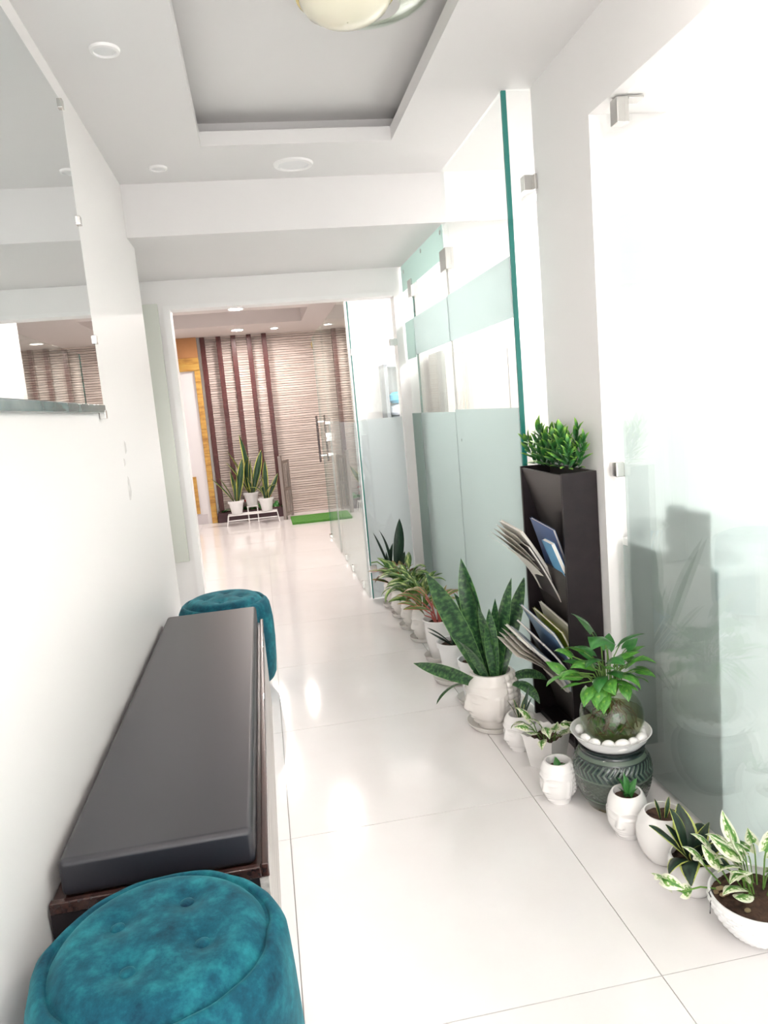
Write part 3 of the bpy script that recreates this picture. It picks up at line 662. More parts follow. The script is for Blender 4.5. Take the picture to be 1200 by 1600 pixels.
# 2 face planter behind the square pot
head_s = head_mesh('face_planter', .060, .136, True); head_s.materials.append(M_white)
head_p = head_mesh('face_planter_plain', .060, .136, False, .76); head_p.materials.append(M_white)
t = potted('small white face planter with a thin yellow-edged sprout beside the buddha head', .838, 2.53, 0, .3); obj('pot', head_s, None, t); soil(t, .036, .105, .94)
for az, tl, L, v in ((2.5, .35, .10, 0), (.3, .4, .10, 0), (1.5, .1, .09, 1)): leaf(t, SYEL[v], (0, 0, .10), az, tl, L, .2)
for az, tl, L in ((.2, .25, .14), (.5, .5, .12), (-.2, .35, .10)): leaf(t, SDARK[1], (.015, 0, .10), az, tl, (L*.5, L*.5, L))
# 3 square crimped pot with variegated pothos
t = potted('white square crimped-rim pot with white variegated pothos', .882, 2.375, 0, .62)
def square_pot(R0, R1, H):
    mb = MB(); seg = 64
    def sq(a): return 1/max(abs(cos(a)), abs(sin(a)))**.9
    rows = [(R0, 0, 0), (R0*1.02, .003, 0), (R1*.97, H*.9, 1), (R1*1.06, H, 1), (R1*1.02, H, 1), (R1*.9, H*.85, 0), (R1*.8, H*.55, 0)]
    for r, z, w in rows:
        for j in range(seg): a = 2*pi*j/seg; rr = r*sq(a)*(1+.015*w*sin(16*a)); mb.v.append((rr*cos(a), rr*sin(a), z+.003*w*sin(16*a)))
    for i in range(len(rows)-1):
        for j in range(seg): j2 = (j+1) % seg; mb.f.append((i*seg+j, i*seg+j2, (i+1)*seg+j2, (i+1)*seg+j))
    mb.f.append(tuple(range(seg-1, -1, -1))); return mb.mesh('square_pot', True, 45)
obj('pot', square_pot(.045, .064, .125), M_white, t); so = box('soil', (-.053, .053, -.053, .053, .094, .100), M_soil, t)
rnd = random.Random(3)
def vine(t, pts, leaves, M=M_stem, r=.0018):
    s_ = obj('stem', MB().tube(pts, r, 5), M, t, smooth=True)
    return s_
for k in range(13):
    a = rnd.uniform(1.6, 5.0); rr = rnd.uniform(.01, .06); h = rnd.uniform(.02, .085); ex = rnd.uniform(.3, 1.2)
    b = (rr*cos(a)*.6, rr*sin(a)*.6, .10); tip = (b[0]+.05*ex*cos(a), b[1]+.05*ex*sin(a), .10+h)
    vine(t, [b, ((b[0]+tip[0])/2, (b[1]+tip[1])/2, .10+h*.8), tip], 0)
    leaf(t, PW[k % 3], tip, a, rnd.uniform(.5, 1.5), rnd.uniform(.050, .072), rnd.uniform(-.5, .5))
# 4 small buddha head in front
t = potted('small white buddha head planter in front of the square pot', .832, 2.150, 0, .45); obj('pot', head_s, None, t); soil(t, .036, .108, .94)
for az, tl, L in ((1, .5, .04), (3, .7, .035), (5, .6, .04)): leaf(t, POD[0], (0, 0, .105), az, tl, L)
# 5 glazed jar
def jar():
    prof = []; n = 110; H = .205
    pts = [(0, .66), (.06, .72), (.2, .86), (.42, .98), (.62, 1.0), (.78, .95), (.88, .84), (.93, .80), (1, .86)]
    for i in range(n+1):
        f = i/n
        prof.append((.120*spline(pts, f), H*f))
    rel = {}
    def fn(a, f, r, z):
        d = 0
        if .28 < f < .55: u = a*38; w = f*95; d = max(0, .55-min(abs(sin((u+w)/2)), abs(sin((u-w)/2)))*2.2)*.9
        elif .58 < f < .82:
            s = -1 if f > .70 else 1; d = max(0, sin(a*44+s*(f-.70)*55))**1.5*.9*(1-abs(f-.70)/.12*.4)
        elif .84 < f < .90 or .55 <= f <= .58 or .20 < f < .22: d = .6
        rel[len(rel)] = d
        return r+d*.0030
    mb = MB(); mb.lathe(prof, 200, fn)
    k = len(mb.v)
    for rr in (.095, .09, .001):
        for j in range(200): a = 2*pi*j/200; mb.v.append((rr*cos(a), rr*sin(a), H if rr > .094 else H-.03))
    base = n*200
    for q in range(3):
        s0 = base if q == 0 else k+(q-1)*200; s1 = k+q*200
        for j in range(200): j2 = (j+1) % 200; mb.f.append((s0+j, s0+j2, s1+j2, s1+j))
    mb.f.append(tuple(range(199, -1, -1)))
    me = mb.mesh('jar', True, 60)
    at = me.attributes.new('relief', 'FLOAT', 'POINT')
    for i in range(len(me.vertices)): at.data[i].value = rel.get(i, 0)
    return me
M_jar = mat('green_glaze', (.05, .09, .07), .16, spec=.6, coat=.5)
_n = N(M_jar); _a = _n.new('ShaderNodeAttribute'); _a.attribute_name = 'relief'; _v = _n.coord('Object'); _sp = _n.new('ShaderNodeSeparateXYZ'); _n.link(_v, _sp.inputs[0])
_c1 = _n.ramp(_sp.outputs[2], [(0, (.16, .13, .06)), (.010, (.13, .11, .055)), (.020, (.020, .045, .030)), (.10, (.045, .06, .045)), (.125, (.012, .035, .032)), (.2, (.006, .014, .016))])
_n.link(_n.mix(_n.math('MULTIPLY', _a.outputs['Fac'], .8), _c1, (.17, .23, .165)), _n.p.inputs['Base Color'])
JX, JY = .988, 2.085
tag(obj('glazed_jar', jar(), M_jar, None, (JX, JY, 0)), 'dark green glazed jar with leaf and lattice relief', 'jar')
me = pot_mesh('dish', [(.085, 0), (.095, .001), (.108, .016), (.122, .038), (.125, .041), (.121, .041), (.106, .022), (.09, .006), (.001, .005)], 56)
tag(obj('shallow_dish', me, M_plastic, None, (JX, JY, .2055)), 'shallow white dish set on the green jar', 'dish')
DZ = .2105
# fishbowl
t = thing('fishbowl_plant', 'round glass fishbowl of water with rooted green pothos', 'potted plant', (JX+.012, JY+.012, DZ+.0015))
bp = []
for i in range(26):
    th = .62+(pi-.62-.55)*i/25; bp.append((.100*sin(th), .078-.094*cos(th)))
z0 = bp[0][1]; bp = [(r, z-z0) for r, z in bp]; BT = bp[-1][1]
outer = [(.001, .0)]+bp+[(bp[-1][0]+.004, BT+.006), (bp[-1][0]+.008, BT+.012)]
inner = [(bp[-1][0]+.005, BT+.012), (bp[-1][0]+.001, BT+.005)]+[(r-.003, z+(.003 if i == 0 else 0)) for i, (r, z) in reversed(list(enumerate(bp)))]+[(.001, .003)]
obj('bowl', MB().lathe(outer+inner, 48), M_bowlglass, t, smooth=True)
wl_ = [(r-.004, z) for r, z in bp if z < BT*.62]
wt = MB(); wt.lathe([(.001, .004)]+[(r, max(z, .004)) for r, z in wl_]+[(.001, wl_[-1][1])], 40); obj('water', wt, M_water, t, smooth=True)
rnd = random.Random(11)
for k in range(26):
    a = rnd.uniform(0, 2*pi); r0 = rnd.uniform(.005, .03); pts = []; r = r0; z = BT*.75
    for i in range(7):
        pts.append((r*cos(a), r*sin(a), z)); a += rnd.uniform(-.5, .5); r = min(r+rnd.uniform(0, .018), .076); z -= rnd.uniform(.008, .02); z = max(z, .012)
    obj('root', MB().tube(pts, rnd.uniform(.0012, .003), 5), M_root if k % 3 else M_stem, t, smooth=True)
for k in range(10):
    a = rnd.uniform(0, 6.28); r = rnd.uniform(.02, .07); leaf(t, PO[k % 3], (r*cos(a), r*sin(a), rnd.uniform(.02, .06)), a, rnd.uniform(.3, 1.4), rnd.uniform(.025, .04), name='sunken_leaf')
# pothos leaves: heading, reach, height over the bowl rim, size, kind
PL = [(2.9, .05, .19, .085, 'd', .5), (-2.6, .02, .165, .095, 'd', 1.0), (-.5, .045, .15, .085, 'd', .8), (2.6, .075, .12, .06, 'g', .9), (-2.9, .07, .09, .058, 'g', .9), (-2.0, .05, .09, .055, 'g', 1.1), (.1, .085, .105, .065, 'g', .9), (-.4, .105, .10, .065, 'g', 1.1),
      (-.9, .08, .09, .062, 'y', .8), (.4, .10, .075, .06, 'g', 1.2), (-.2, .12, .06, .062, 'g', 1.5), (-1.5, .06, .05, .055, 'y', 1.6), (-1.2, .075, .03, .05, 'g', 2.0), (-2.4, .08, .03, .055, 'g', 2.1), (-2.8, .09, .03, .055, 'g', 2.0), (3.0, .10, .06, .055, 'g', 1.3),
      (-3.0, .13, .085, .05, 'g', 1.2), (2.9, .145, .07, .05, 'y', 1.0), (-3.05, .17, .075, .055, 'y', 1.4), (2.8, .115, .115, .05, 'y', .8), (-2.9, .125, .05, .045, 'y', 1.6), (2.2, .06, .10, .06, 'd', .8), (1.2, .06, .12, .06, 'd', .7), (-2.2, .09, .015, .05, 'y', 2.2),
      (.2, .135, .02, .05, 'y', 1.7), (1.8, .07, .06, .06, 'd', 1.2), (-1.7, .03, .07, .06, 'd', 1.2), (-2.5, .055, .06, .055, 'd', 1.5), (.6, .07, .06, .05, 'd', 1.5), (-.7, .06, .055, .05, 'd', 1.5), (-.1, .075, .13, .055, 'd', .9), (-1.9, .035, .11, .06, 'd', 1.0), (-1.0, .05, .115, .062, 'g', 1.1), (-2.7, .05, .11, .06, 'd', 1.1), (-1.4, .075, .07, .055, 'g', 1.4), (-.6, .09, .07, .058, 'g', 1.4), (-2.1, .07, .055, .055, 'g', 1.5), (.0, .10, .085, .06, 'd', 1.2), (2.9, .08, .09, .055, 'd', 1.2)]
for k, (a, rr, h, L, kd, tl) in enumerate(PL):
    if cos(a) > .3: rr *= .74; L *= .85
    tip = (rr*cos(a), rr*sin(a), BT+h); b = (.015*cos(a), .015*sin(a), BT-.015)
    mid = (rr*.45*cos(a), rr*.45*sin(a), BT+max(h*.75, .045)); vine(t, [b, mid, tip], 0, r=.0021)
    leaf(t, {'d': POD, 'g': PO, 'y': PO}[kd][k % 2 if kd == 'd' else k % 3], tip, a+rnd.uniform(-.5, .5), min(tl*1.05, 2.1), L*1.25, rnd.uniform(-.5, .5))
# pebbles in the dish
for k in range(9):
    a = -2.95+k*.42 if k < 8 else 2.6; r = .098 if k % 2 else .094; s_ = rnd.uniform(.85, 1.15)
    if k == 8: r = .095
    mb = MB(); mb.ellipsoid((0, 0, 0), .0235*s_, .0165*s_, .0180*s_, 18, 12)
    pos = ['third', 'second', 'fourth', 'sixth', 'seventh', 'fifth']
    lb = ['leftmost smooth white pebble in the dish around the fishbowl', 'second white pebble from the left in the dish', 'third white pebble from the left in the dish', 'fourth white pebble from the left in the dish', 'fifth white pebble from the left in the dish',
          'sixth white pebble from the left in the dish', 'seventh white pebble from the left in the dish', 'white pebble at the right end of the dish', 'white pebble behind the fishbowl on its left'][k]
    tag(obj('pebble', mb, M_pebble, None, (JX+r*cos(a), JY+r*sin(a), .2055+.030), (rnd.uniform(-.3, .3), -.3, a+pi/2), smooth=True), lb, 'pebble', 'white pebbles in the dish')
# 6 plain face planter
t = potted('white face planter with a small dark succulent before the green jar', .948, 1.912, 0, .75); obj('pot', head_p, None, t, scale=(1.02, 1.02, .98)); soil(t, .040, .112, .94)
for k, (a, tl, L) in enumerate([(.3, .5, .06), (1.3, .3, .07), (2.3, .6, .05), (-.6, .4, .07), (-1.6, .6, .05), (3.1, .7, .05), (.8, .15, .075)]): leaf(t, POD[k % 2], (.01, 0, .11), a, tl, (L*.55, L*.55, L), .3)
# 7 egg pot
t = potted('smooth white egg-shaped pot with two tiny yellow-edged shoots', .988, 1.778, 0, .0)
H = .138; egg = [(.046, 0), (.050, .003), (.066, .03), (.076, .065), (.0755, .09), (.068, .115), (.058, .131), (.053, .1375), (.049, .1375), (.050, .125), (.056, .10)]
obj('pot', pot_mesh('egg_pot', egg, 48), M_white, t); soil(t, .055, .118)
for az, tl, L, px in ((2.6, .12, .07, -.012), (.2, .25, .065, .002)): leaf(t, SYEL[0], (px, -.005, .115), az, tl, (L*1.5, L*1.5, L), .9)
# 8 hahnii
t = potted('white rounded pot with a squat dark snake plant rosette edged yellow', .985, 1.632, 0, .3)
obj('pot', pot_mesh('round_pot', [(.036, 0), (.040, .003), (.054, .025), (.062, .055), (.062, .082), (.057, .098), (.053, .099), (.053, .085), (.05, .07)], 44), M_white, t); soil(t, .053, .084)
rnd = random.Random(5)
for k, (az, tl, L) in enumerate([(2.7, .60, .125), (2.0, .15, .115), (.4, .55, .12), (-.5, .95, .09), (-1.5, .9, .085), (-2.6, .95, .095), (1.2, .45, .11), (-.1, .30, .10), (3.1, .95, .08), (-2.0, .40, .085), (-1.0, .35, .08), (.9, .8, .09), (2.4, .35, .09)]):
    leaf(t, HAHN[k % 3 if tl > .5 else 0], (.012*cos(az), .012*sin(az), .084), az, tl*.95, L*(1.0 if cos(az+.3) > .5 else 1.2), rnd.uniform(-.3, .3))
# 9 basket bowl
t = potted('white basket-weave bowl with white variegated pothos in the foreground', 1.040, 1.452, 0, 0)
def weave(a, f, r, z):
    if z < .006 or z > .092: return r
    row = int(z/.0102); u = a*15+(pi/2 if row % 2 else 0); zz = (z/.0102) % 1
    return r+.0042*(abs(sin(u))**.5)*sin(pi*zz)
bo = [(.052, 0)]+[(.052+.058*sin(min(1, i/60)*pi/2)**.85, .102*i/60) for i in range(1, 61)]+[(.108, .1045), (.104, .104), (.102, .09), (.09, .06)]
obj('pot', pot_mesh('basket_bowl', bo, 180, weave), M_plastic, t); soil(t, .103, .088)
for k in range(9):
    a = rnd.uniform(2, 5); r = rnd.uniform(.06, .092); obj('pebble_grit', MB().ellipsoid((r*cos(a), r*sin(a), .092), .008, .006, .005, 8, 6), noisy('grit%d' % k, (.22, .15, .08), (.40, .32, .18), 40, .8), t, smooth=True)
for k in range(24):
    a = rnd.uniform(.2, 3.6) if k % 4 else rnd.uniform(-2.6, -1); r0 = rnd.uniform(.02, .08); ex = rnd.uniform(.2, 1.0)*(.5 if cos(a) > .3 else 1); h = rnd.uniform(.03, .10)
    b = (.02+r0*cos(a)*.5, .02+r0*sin(a)*.5, .09); tip = (b[0]+.055*ex*cos(a), b[1]+.055*ex*sin(a), .09+h)
    vine(t, [b, ((b[0]+tip[0])/2, (b[1]+tip[1])/2, .09+h*.8), tip], 0); leaf(t, PW[k % 3], tip, a, rnd.uniform(.4, 1.6), rnd.uniform(.060, .088)*(.75 if cos(a) > .3 else 1), rnd.uniform(-.6, .6))
for pts, tips in (([(-.06, .05, .09), (-.11, .06, .10), (-.15, .075, .085), (-.175, .085, .095), (-.19, .09, .115)], [3, 4, 4, 2]), ([(-.05, .07, .09), (-.08, .08, .13), (-.09, .085, .15)], [2, 2]), ([(-.03, .06, .09), (-.04, .10, .13), (-.045, .12, .155)], [2])):
    vine(t, pts, 0, r=.0022)
    for q, ti in enumerate(tips): leaf(t, PW[q % 3], pts[ti], 2.6+q*1.3, .6+.4*q, .056, .4*q)
wire = [(-.108, .02, .10), (-.112, .022, .112), (-.104, .024, .118), (-.098, .026, .105), (-.110, .02, .085), (-.113, .018, .06)]
obj('wire_tie', MB().tube(wire, .0014, 5), M_dark, t, smooth=True)
# 10.. the row receding along the glass
saucer(.800, 3.005, .078, 'grey saucer under the tapered white pot behind the buddha head')
t = potted('white tapered pot with reddish soil behind the buddha head planter', .800, 3.005, .009); obj('pot', tapered(.062, .19), M_plastic, t); soil(t, .056, .165)
for k, (a, tl, L) in enumerate([(.5, .4, .20), (1.2, .2, .22), (-.3, .5, .16)]): leaf(t, SDARK[k % 2], (.0, 0, .16), a, tl, (L*.7, L*.7, L), .4)
saucer(.775, 3.285, .095, 'pale saucer under the wide-rimmed white pot')
t = potted('wide-rimmed white tapered pot with drooping dark leaves', .790, 3.290, .009); obj('pot', tapered(.076, .185), M_plastic, t); soil(t, .070, .16)
for k, (a, tl, L) in enumerate([(-2.6, .9, .20), (2.9, .7, .16), (-1.6, .7, .16), (.5, .4, .20), (1.5, .3, .22)]): leaf(t, SDARK[k % 2], (0, 0, .155), a, tl, (L*.8, L*.8, L), .3)
saucer(.785, 3.60, .078, 'saucer under the pot with pink-stemmed leaves')
t = potted('white round pot with red-edged aglaonema on pink stems', .795, 3.605, .009)
obj('pot', pot_mesh('round_rim_pot', [(.048, 0), (.052, .003), (.068, .09), (.074, .16), (.078, .195), (.082, .20), (.078, .206), (.072, .20), (.068, .18), (.06, .12)], 40), M_white, t); soil(t, .068, .178)
def aglao(t, z, M_s, LS, n, seed, spread=1.0, L0=.10, L1=.16, h0=.05, h1=.16, extra=()):
    r_ = random.Random(seed)
    for k in range(n):
        a = 2*pi*k/n*1.618*1.0+r_.uniform(-.3, .3); h = r_.uniform(h0, h1); ex = r_.uniform(.03, .075)*spread; fit = .62 if cos(a+.2) > .3 else 1; ex *= fit
        tip = (ex*cos(a), ex*sin(a), z+h); obj('stem', MB().tube([(.01*cos(a), .01*sin(a), z-.01), (ex*.5*cos(a), ex*.5*sin(a), z+h*.65), tip], .0032, 6), M_s, t, smooth=True)
        leaf(t, LS[k % len(LS)], tip, a, r_.uniform(.3, 1.2), r_.uniform(L0, L1)*1.12*(.8 if fit < 1 else 1), r_.uniform(-.4, .4))
aglao(t, .18, M_redstem, AR, 17, 21, 1.1, .11, .17)
saucer(.778, 3.935, .078, 'saucer under the planter with lime speckled leaves')
head_m = head_mesh('head_planter_mid', .070, .175, True); head_m.materials.append(M_ivory)
t = potted('white head planter with lime speckled aglaonema behind the pink-stemmed plant', .788, 3.935, .009, .25); obj('pot', head_m, None, t); soil(t, .045, .14); aglao(t, .14, M_stem, AL, 26, 31, 1.3, .10, .17, .05, .20)
saucer(.765, 4.19, .078, 'saucer second from the lime speckled plant')
t = potted('white head planter with bushy striped green leaves in the middle of the row', .778, 4.19, .009, .25); obj('pot', head_m, None, t); soil(t, .045, .14); aglao(t, .14, M_stem, AL, 26, 41, 1.3, .10, .16, .06, .20)
saucer(.758, 4.45, .072, 'saucer under the bronze-leaved planter')
t = potted('white head planter with drooping bronze leaves and one red-edged leaf', .768, 4.45, .009, .25); obj('pot', head_m, None, t); soil(t, .045, .14); aglao(t, .14, M_stem, BRZ+[AR[1]], 19, 51, 1.1, .09, .14, .03, .14)
saucer(.752, 4.71, .078, 'farthest saucer in the row beside the doorway glass')
t = potted('farthest white head planter with dark upright snake plant blades', .765, 4.71, .009, .25); obj('pot', head_m, None, t, scale=(1, 1, 1.1)); soil(t, .045, .155)
for k, (a, tl, L) in enumerate([(2.9, .22, .36), (1.4, .05, .36), (.2, .22, .42), (.3, .5, .28), (-2.8, .25, .22), (2.2, .15, .26), (-.6, .35, .22)]): leaf(t, SDARK[k % 2], (.012*cos(a), .012*sin(a), .15), a, tl, (L, L, L), .8*k)
aglao(t, .16, M_stem, PO, 6, 61, 1.2, .05, .07, .04, .14)
obj('stem', MB().tube([(0, 0, .16), (-.06, -.01, .26), (-.12, -.02, .31), (-.16, -.02, .31)], .004, 6), M_stem, t, smooth=True)
# artificial plant on top of the rack
t = thing('artificial_plant', 'bright green spiky artificial plant filling the top of the rack', 'artificial plant', ((SX0+SX1)/2, (SY0+SY1)/2, SH+.006))
sp = []
for vv in range(3):
    r_ = random.Random(70+vv); mb = MB()
    for k in range(13):
        f = k/12; L = .066*(1-.30*f); b = blade(L=L, W=.021, bend=.5, prof='spear', nV=4, nU=2, fold=.5)
        a = k*2.4+r_.uniform(-.3, .3); tl = .70*(1-f)+.05; Mx = Matrix.Translation((0, 0, .120*f)) @ Matrix.Rotation(a, 4, 'Z') @ Matrix.Rotation(tl, 4, 'Y')
        kk = len(mb.v); mb.add([Mx @ Vector(p) for p in b.v], b.f)
        for i, u in b.uv.items(): mb.uv[kk+i] = u
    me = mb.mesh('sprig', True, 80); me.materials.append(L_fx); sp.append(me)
r_ = random.Random(9)
for i in range(8):
    for j in range(2):
        y = (i-3.5)/3.5*.165; x = (j-.5)*.05; tl = .04+.34*abs(y)/.165*r_.uniform(.6, 1.1)+(.14 if j == 0 else .02)
        a = math.atan2(y*1.2+r_.uniform(-.03, .03), -.08 if j == 0 else .02); s_ = r_.uniform(.85, 1.05)*(1.25 if i in (1, 4) else 1.0)
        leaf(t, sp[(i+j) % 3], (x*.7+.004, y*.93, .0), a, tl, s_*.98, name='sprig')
# ------------------------------------------------------------------ far hall
for i, x in enumerate((-.597, -.397, -.213, -.017, .173)):
    tag(box('dark_slat', (x-.030, x+.030, 9.74, 9.80, .10, 2.348), M_slat, bevel=.004), ['leftmost dark mahogany slat on the ribbed wall', 'second dark mahogany slat from the left', 'middle dark mahogany slat behind the snake plants', 'fourth dark mahogany slat from the left', 'rightmost dark mahogany slat on the ribbed wall'][i], 'slat', 'dark slats on the ribbed wall')
t = thing('planter_box', 'long dark maroon planter box under the slats', 'planter', (-.22, 9.72, 0))
box('trough', (-.43, .43, -.09, .09, 0, .125), mat('maroon_planter', (.055, .018, .024), .4), t, bevel=.004); box('soil', (-.415, .415, -.075, .075, .124, .128), M_soil, t)
r_ = random.Random(17); M_flower = mat('red_petal', (.42, .03, .03), .6)
for k in range(26):
    x = r_.uniform(-.40, .40); a = r_.uniform(0, 6.28); leaf(t, POD[k % 2], (x, r_.uniform(-.06, .05), .12), a, r_.uniform(.2, .9), r_.uniform(.06, .12))
for k in range(9):
    x = (-.03 if k < 4 else .24)+r_.uniform(-.06, .06); y = -.03+r_.uniform(-.03, .03); z = .18+r_.uniform(0, .12)
    f = obj('flower', MB().ellipsoid((0, 0, 0), .026, .026, .016, 10, 6), M_flower, t, (x, y, z), smooth=True)
    obj('stem', MB().tube([(x, y, .12), (x, y, z)], .003, 5), M_stem, t)
st = thing('wire_plant_stand', 'low white wire stand holding the far white pots', 'plant stand', (-.20, 9.30, 0))
def rod(p, q, r=.006): obj('rod', MB().tube([p, q], r, 6), M_frame, st, smooth=True)
for y in (-.09, 0, .09): rod((-.30, y, .13), (.30, y, .13))
for x in (-.30, .30): rod((x, -.10, .13), (x, .10, .13)); rod((x, -.10, .13), (x-.02*(1 if x < 0 else -1), -.12, 0)); rod((x, .10, .13), (x-.02*(1 if x < 0 else -1), .12, 0))
rod((-.30, -.11, .07), (.30, -.11, .07))
fpot = pot_mesh('white_pot', [(.060, 0), (.064, .004), (.086, .135), (.098, .137), (.10, .165), (.096, .168), (.088, .165), (.082, .13), (.07, .05)], 32, lambda a, f, r, z: r*(1+.02*sin(8*a)*(1 if z > .12 else 0))); fpot.materials.append(M_plastic)
def far_plant(label, x, y, z, blades):
    t = potted(label, x, y, z, group='snake plants in the far hall'); obj('pot', fpot, None, t); soil(t, .082, .145)
    for k, (a, tl, L, v) in enumerate(blades): leaf(t, SYEL[v], (.02*cos(a), .02*sin(a), .14), a, tl, (L*1.2, L*1.2, L), .5*k)
far_plant('white pot with splayed yellow-edged snake plant, left on the wire stand', -.39, 9.30, .137, [(3.1, .55, .42, 0), (2.9, .35, .36, 0), (1.5, .02, .40, 0), (.2, .22, .56, 0), (.3, .25, .30, 1), (-1.5, .1, .30, 0), (0, .15, .42, 0)])
far_plant('white pot with drooping striped snake plant, right on the wire stand', -.02, 9.30, .137, [(3.0, .1, .30, 2), (-2.2, .1, .32, 2), (0, -.02, .50, 0), (.2, .5, .36, 0), (-1.6, .05, .28, 2), (1.5, .1, .3, 0)])
pd = thing('plant_pedestal', 'small white pedestal stool behind the wire stand', 'stool', (-.20, 9.53, 0)); box('top', (-.07, .07, -.07, .07, .185, .20), M_frame, pd)
for sx in (-.06, .06):
    for sy in (-.06, .06): box('leg', (sx-.006, sx+.006, sy-.006, sy+.006, 0, .185), M_frame, pd)
far_plant('white pot with the tallest snake plant behind the wire stand', -.20, 9.53, .2005, [(3.0, .42, .50, 0), (2.8, .28, .62, 0), (1.6, .10, .78, 0), (.1, .30, .58, 0), (-1.5, .05, .45, 0), (3.1, .12, .5, 1), (.2, .12, .42, 0), (0, .75, .34, 1), (-1.4, .9, .3, 1)])
# gate
t = thing('metal_gate', 'small brushed steel gate panel standing open beside the slats', 'gate', (.20, 9.30, 0), 1.15)
M_gate = mat('gate_steel', (.36, .32, .30), .3, .85)
for b in ((-.02, .02, -.02, .02, 0, .80), (.22, .25, -.015, .015, .02, .74)): box('upright', b, M_gate, t, bevel=.003)
for z in (.04, .36, .70): box('rail', (.02, .22, -.012, .012, z, z+.035), M_gate, t, bevel=.003)
for x in (.07, .12, .17): box('bar', (x-.005, x+.005, -.005, .005, .075, .70), M_gate, t)
tag(box('turf_mat', (.26, .95, 8.78, 9.35, .001, .028), M_turf), 'strip of bright green artificial turf on the far floor', 'mat')
# white door with yellow wood frame
t = thing('hall_door', 'white door framed in glossy yellow wood at the far left', 'door', (-.93, 9.70, 0))
box('leaf', (-.28, .20, 0, .04, .0, 1.94), mat('white_door', (.80, .78, .80), .35), t)
box('lintel', (-.30, .265, -.03, .04, 1.94, 2.10), M_oak, t); box('lintel_board', (-.30, .265, -.02, .04, 2.102, 2.349), M_orange, t)
for k in range(13): box('jamb_block', (.200, .268, -.03, .04, .15*k+.001, .15*k+.149), M_oak, t, bevel=.003)
h = box('handle', (-.20, -.185, -.05, -.001, .84, .93), M_mahog, t); h['label'] = 'small red-brown door pull'
tag(box('wooden_plaque', (-.965, -.865, 9.672, 9.684, .14, .62), M_oak, bevel=.003), 'tall narrow wooden plaque leaning on the white far door', 'plaque')
sw = thing('wall_bracket', 'small curved brass bracket high on the ribbed wall', 'bracket', (.79, 9.82, 2.12)); obj('arm', MB().tube([(0, .03, 0), (-.02, -.05, .05), (.0, -.08, .10), (.03, -.06, .16)], .010, 8), M_gold, sw, smooth=True)
# linen cabinet beyond the return panel
t = thing('linen_cabinet', 'open grey-backed wall cabinet seen through the half frosted panel', 'cabinet', (1.06, 6.4, 1.10))
box('back', (0, .55, -.012, -.002, 0, .55), M_greywood, t); box('side', (0, .03, -.26, -.012, 0, .55), mat('cabinet_grey', (.25, .27, .28), .5), t); box('side', (.52, .55, -.26, -.012, 0, .55), M_frame, t)
box('bottom', (.031, .519, -.26, -.013, 0, .02), M_frame, t); box('top', (.031, .519, -.26, -.013, .53, .55), M_frame, t)
for k, (lb, z, M) in enumerate((('white folded linen at the bottom of the cabinet pile', 1.122, M_linen), ('pale folded linen in the middle of the cabinet pile', 1.222, M_linen), ('blue folded linen on top of the cabinet pile', 1.322, M_blue))):
    mb = MB(); 
    def crumple(a, f, r, z_): return r*(1+.06*sin(5*a+k)+.03*sin(11*a))
    mb.lathe([(.001, 0), (.10, .002), (.125, .03), (.12, .07), (.09, .094), (.001, .098)], 36, crumple)
    tag(obj('folded_linen', mb, M, None, (1.225, 6.262, z), smooth=True), lb, 'linen', 'linens in the cabinet')
# ------------------------------------------------------------------ treatment room behind the partition
t = thing('grey_wardrobe', 'pale grey wood-grain wardrobe behind the glass partition', 'wardrobe', (1.75, 4.88, 0))
for k in range(3): box('door_panel', (-.60+.40*k+.002, -.60+.40*k+.398, -.42, -.40, .02, 1.6), M_greywood, t)
box('carcass', (-.60, .60, -.40, 0, 0, 1.62), M_frame, t)
t = thing('white_curtain', 'white curtain hanging in the room behind the partition', 'curtain', (2.9, 3.6, 0))
mb = MB(); n = 60
for i in range(n+1):
    y = -.55+1.1*i/n; x = .03*sin(i*.9); mb.v += [(x, y, .03), (x, y, 2.25)]
for i in range(n): a = 2*i; mb.f.append((a, a+2, a+3, a+1))
cu_ = obj('cloth', mb, M_curtain, t, smooth=True); so_ = cu_.modifiers.new('solid', 'SOLIDIFY'); so_.thickness = .004
obj('rail', MB().tube([(.0, -.6, 2.27), (.0, .6, 2.27)], .012, 8), M_chrome, t)
t = thing('wall_counter', 'white counter with dark drawers behind the clear glass strip', 'counter', (1.62, 3.75, 0)); box('top', (-.12, .55, -.25, .25, .985, 1.03), M_frame, t, bevel=.003)
box('cabinet', (-.10, .53, -.22, .22, 0, .984), M_white, t); box('drawer_front', (-.112, -.101, -.20, .20, .72, .96), M_dark, t)
t = thing('desk_speaker', 'small black speaker on the white counter behind the glass strip', 'speaker', (1.60, 3.72, 1.031)); box('foot', (-.03, .03, -.03, .03, 0, .03), M_black, t); box('cabinet', (-.045, .045, -.04, .04, .03, .12), M_black, t, bevel=.01)
t = thing('inner_door', 'pale green door on the back wall behind the glass strip', 'door', (2.75, 4.90, 0)); box('leaf', (-.32, .30, -.04, -.002, 0, 1.88), M_glassdoor, t); box('lintel', (-.36, .34, -.06, -.002, 1.882, 1.94), M_frame, t)
box('handle', (-.27, -.17, -.07, -.041, 1.38, 1.40), M_chrome, t)
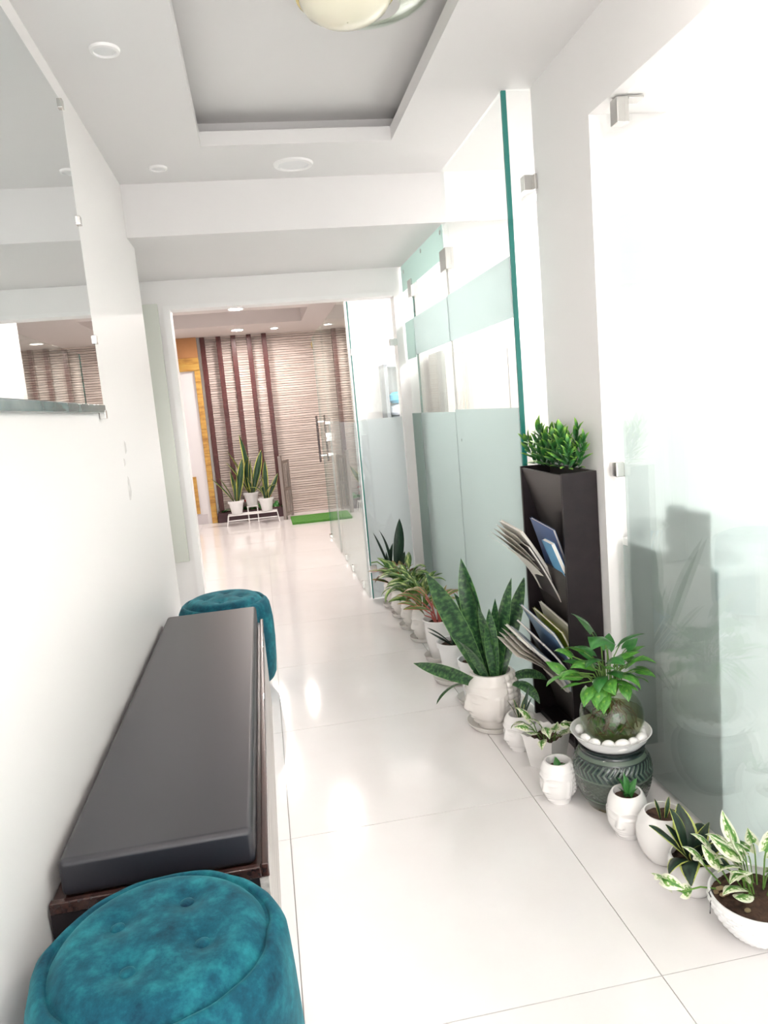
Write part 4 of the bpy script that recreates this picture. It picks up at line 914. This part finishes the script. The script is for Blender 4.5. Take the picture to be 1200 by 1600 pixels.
# ------------------------------------------------------------------ consulting room behind the near door
t = thing('reception_desk', 'grey-green desk pressed behind the frosted near glass door', 'desk', (1.45, 2.05, 0))
box('side_panel', (-.270, -.250, -.265, .28, 0, .775), M_desk, t); box('side_panel', (.33, .35, -.265, .28, 0, .775), M_desk, t); box('modesty_panel', (-.249, .329, .255, .275, .1, .775), M_desk, t)
box('desktop', (-.270, .36, -.270, .285, .776, .802), M_frame, t, bevel=.003)
t = thing('desk_calendar', 'spiral bound desk calendar pressed against the frosted near door', 'calendar', (1.256, 1.925, .8025))
mb = MB(); mb.add([(-.072, -.112, 0), (-.072, .112, 0), (-.074, .112, .148), (-.074, -.112, .148), (-.069, -.112, 0), (-.069, .112, 0), (-.071, .112, .148), (-.071, -.112, .148)], [(3,2,1,0),(4,5,6,7),(0,1,5,4),(1,2,6,5),(2,3,7,6),(3,0,4,7)]); obj('front_card', mb, M_calendar, t)
mb = MB(); mb.add([(.02, -.112, 0), (.02, .112, 0), (-.0705, .112, .148), (-.0705, -.112, .148), (.023, -.112, 0), (.023, .112, 0), (-.0675, .112, .148), (-.0675, -.112, .148)], [(3,2,1,0),(4,5,6,7),(0,1,5,4),(1,2,6,5),(2,3,7,6),(3,0,4,7)]); obj('back_card', mb, M_desk, t)
for k in range(20):
    y = -.105+.0105*k; obj('ring', MB().tube([(-.0755, y, .138), (-.0765, y, .150), (-.071, y, .155), (-.065, y, .150), (-.066, y, .138)], .0014, 5), M_dark, t)
t = thing('desk_phone', 'dark desk phone on the desk behind the frosted near door', 'phone', (1.29, 2.21, .8025), .2); box('base', (-.07, .07, -.09, .09, 0, .035), M_black, t, bevel=.008); box('handset', (-.065, -.015, -.10, .10, .036, .07), M_black, t, bevel=.012)
t = thing('paper_tray', 'white curved desk tray behind the frosted near door', 'tray', (1.50, 2.16, .8025)); box('stand', (-.05, .05, -.05, .05, 0, .06), M_frame, t); obj('tray', MB().lathe([(.001, .062), (.11, .062), (.14, .085), (.142, .088), (.11, .07), (.001, .07)], 32), M_frame, t, smooth=True)
t = thing('air_conditioner', 'white wall air conditioner high behind the near glass door', 'air conditioner', (2.35, 2.498, 2.02)); box('body', (-.45, .45, -.20, 0, 0, .28), M_frame, t, bevel=.03); box('louvre', (-.40, .40, -.212, -.19, .02, .06), mat('ac_louvre', (.6, .6, .6), .5), t, bevel=.003)
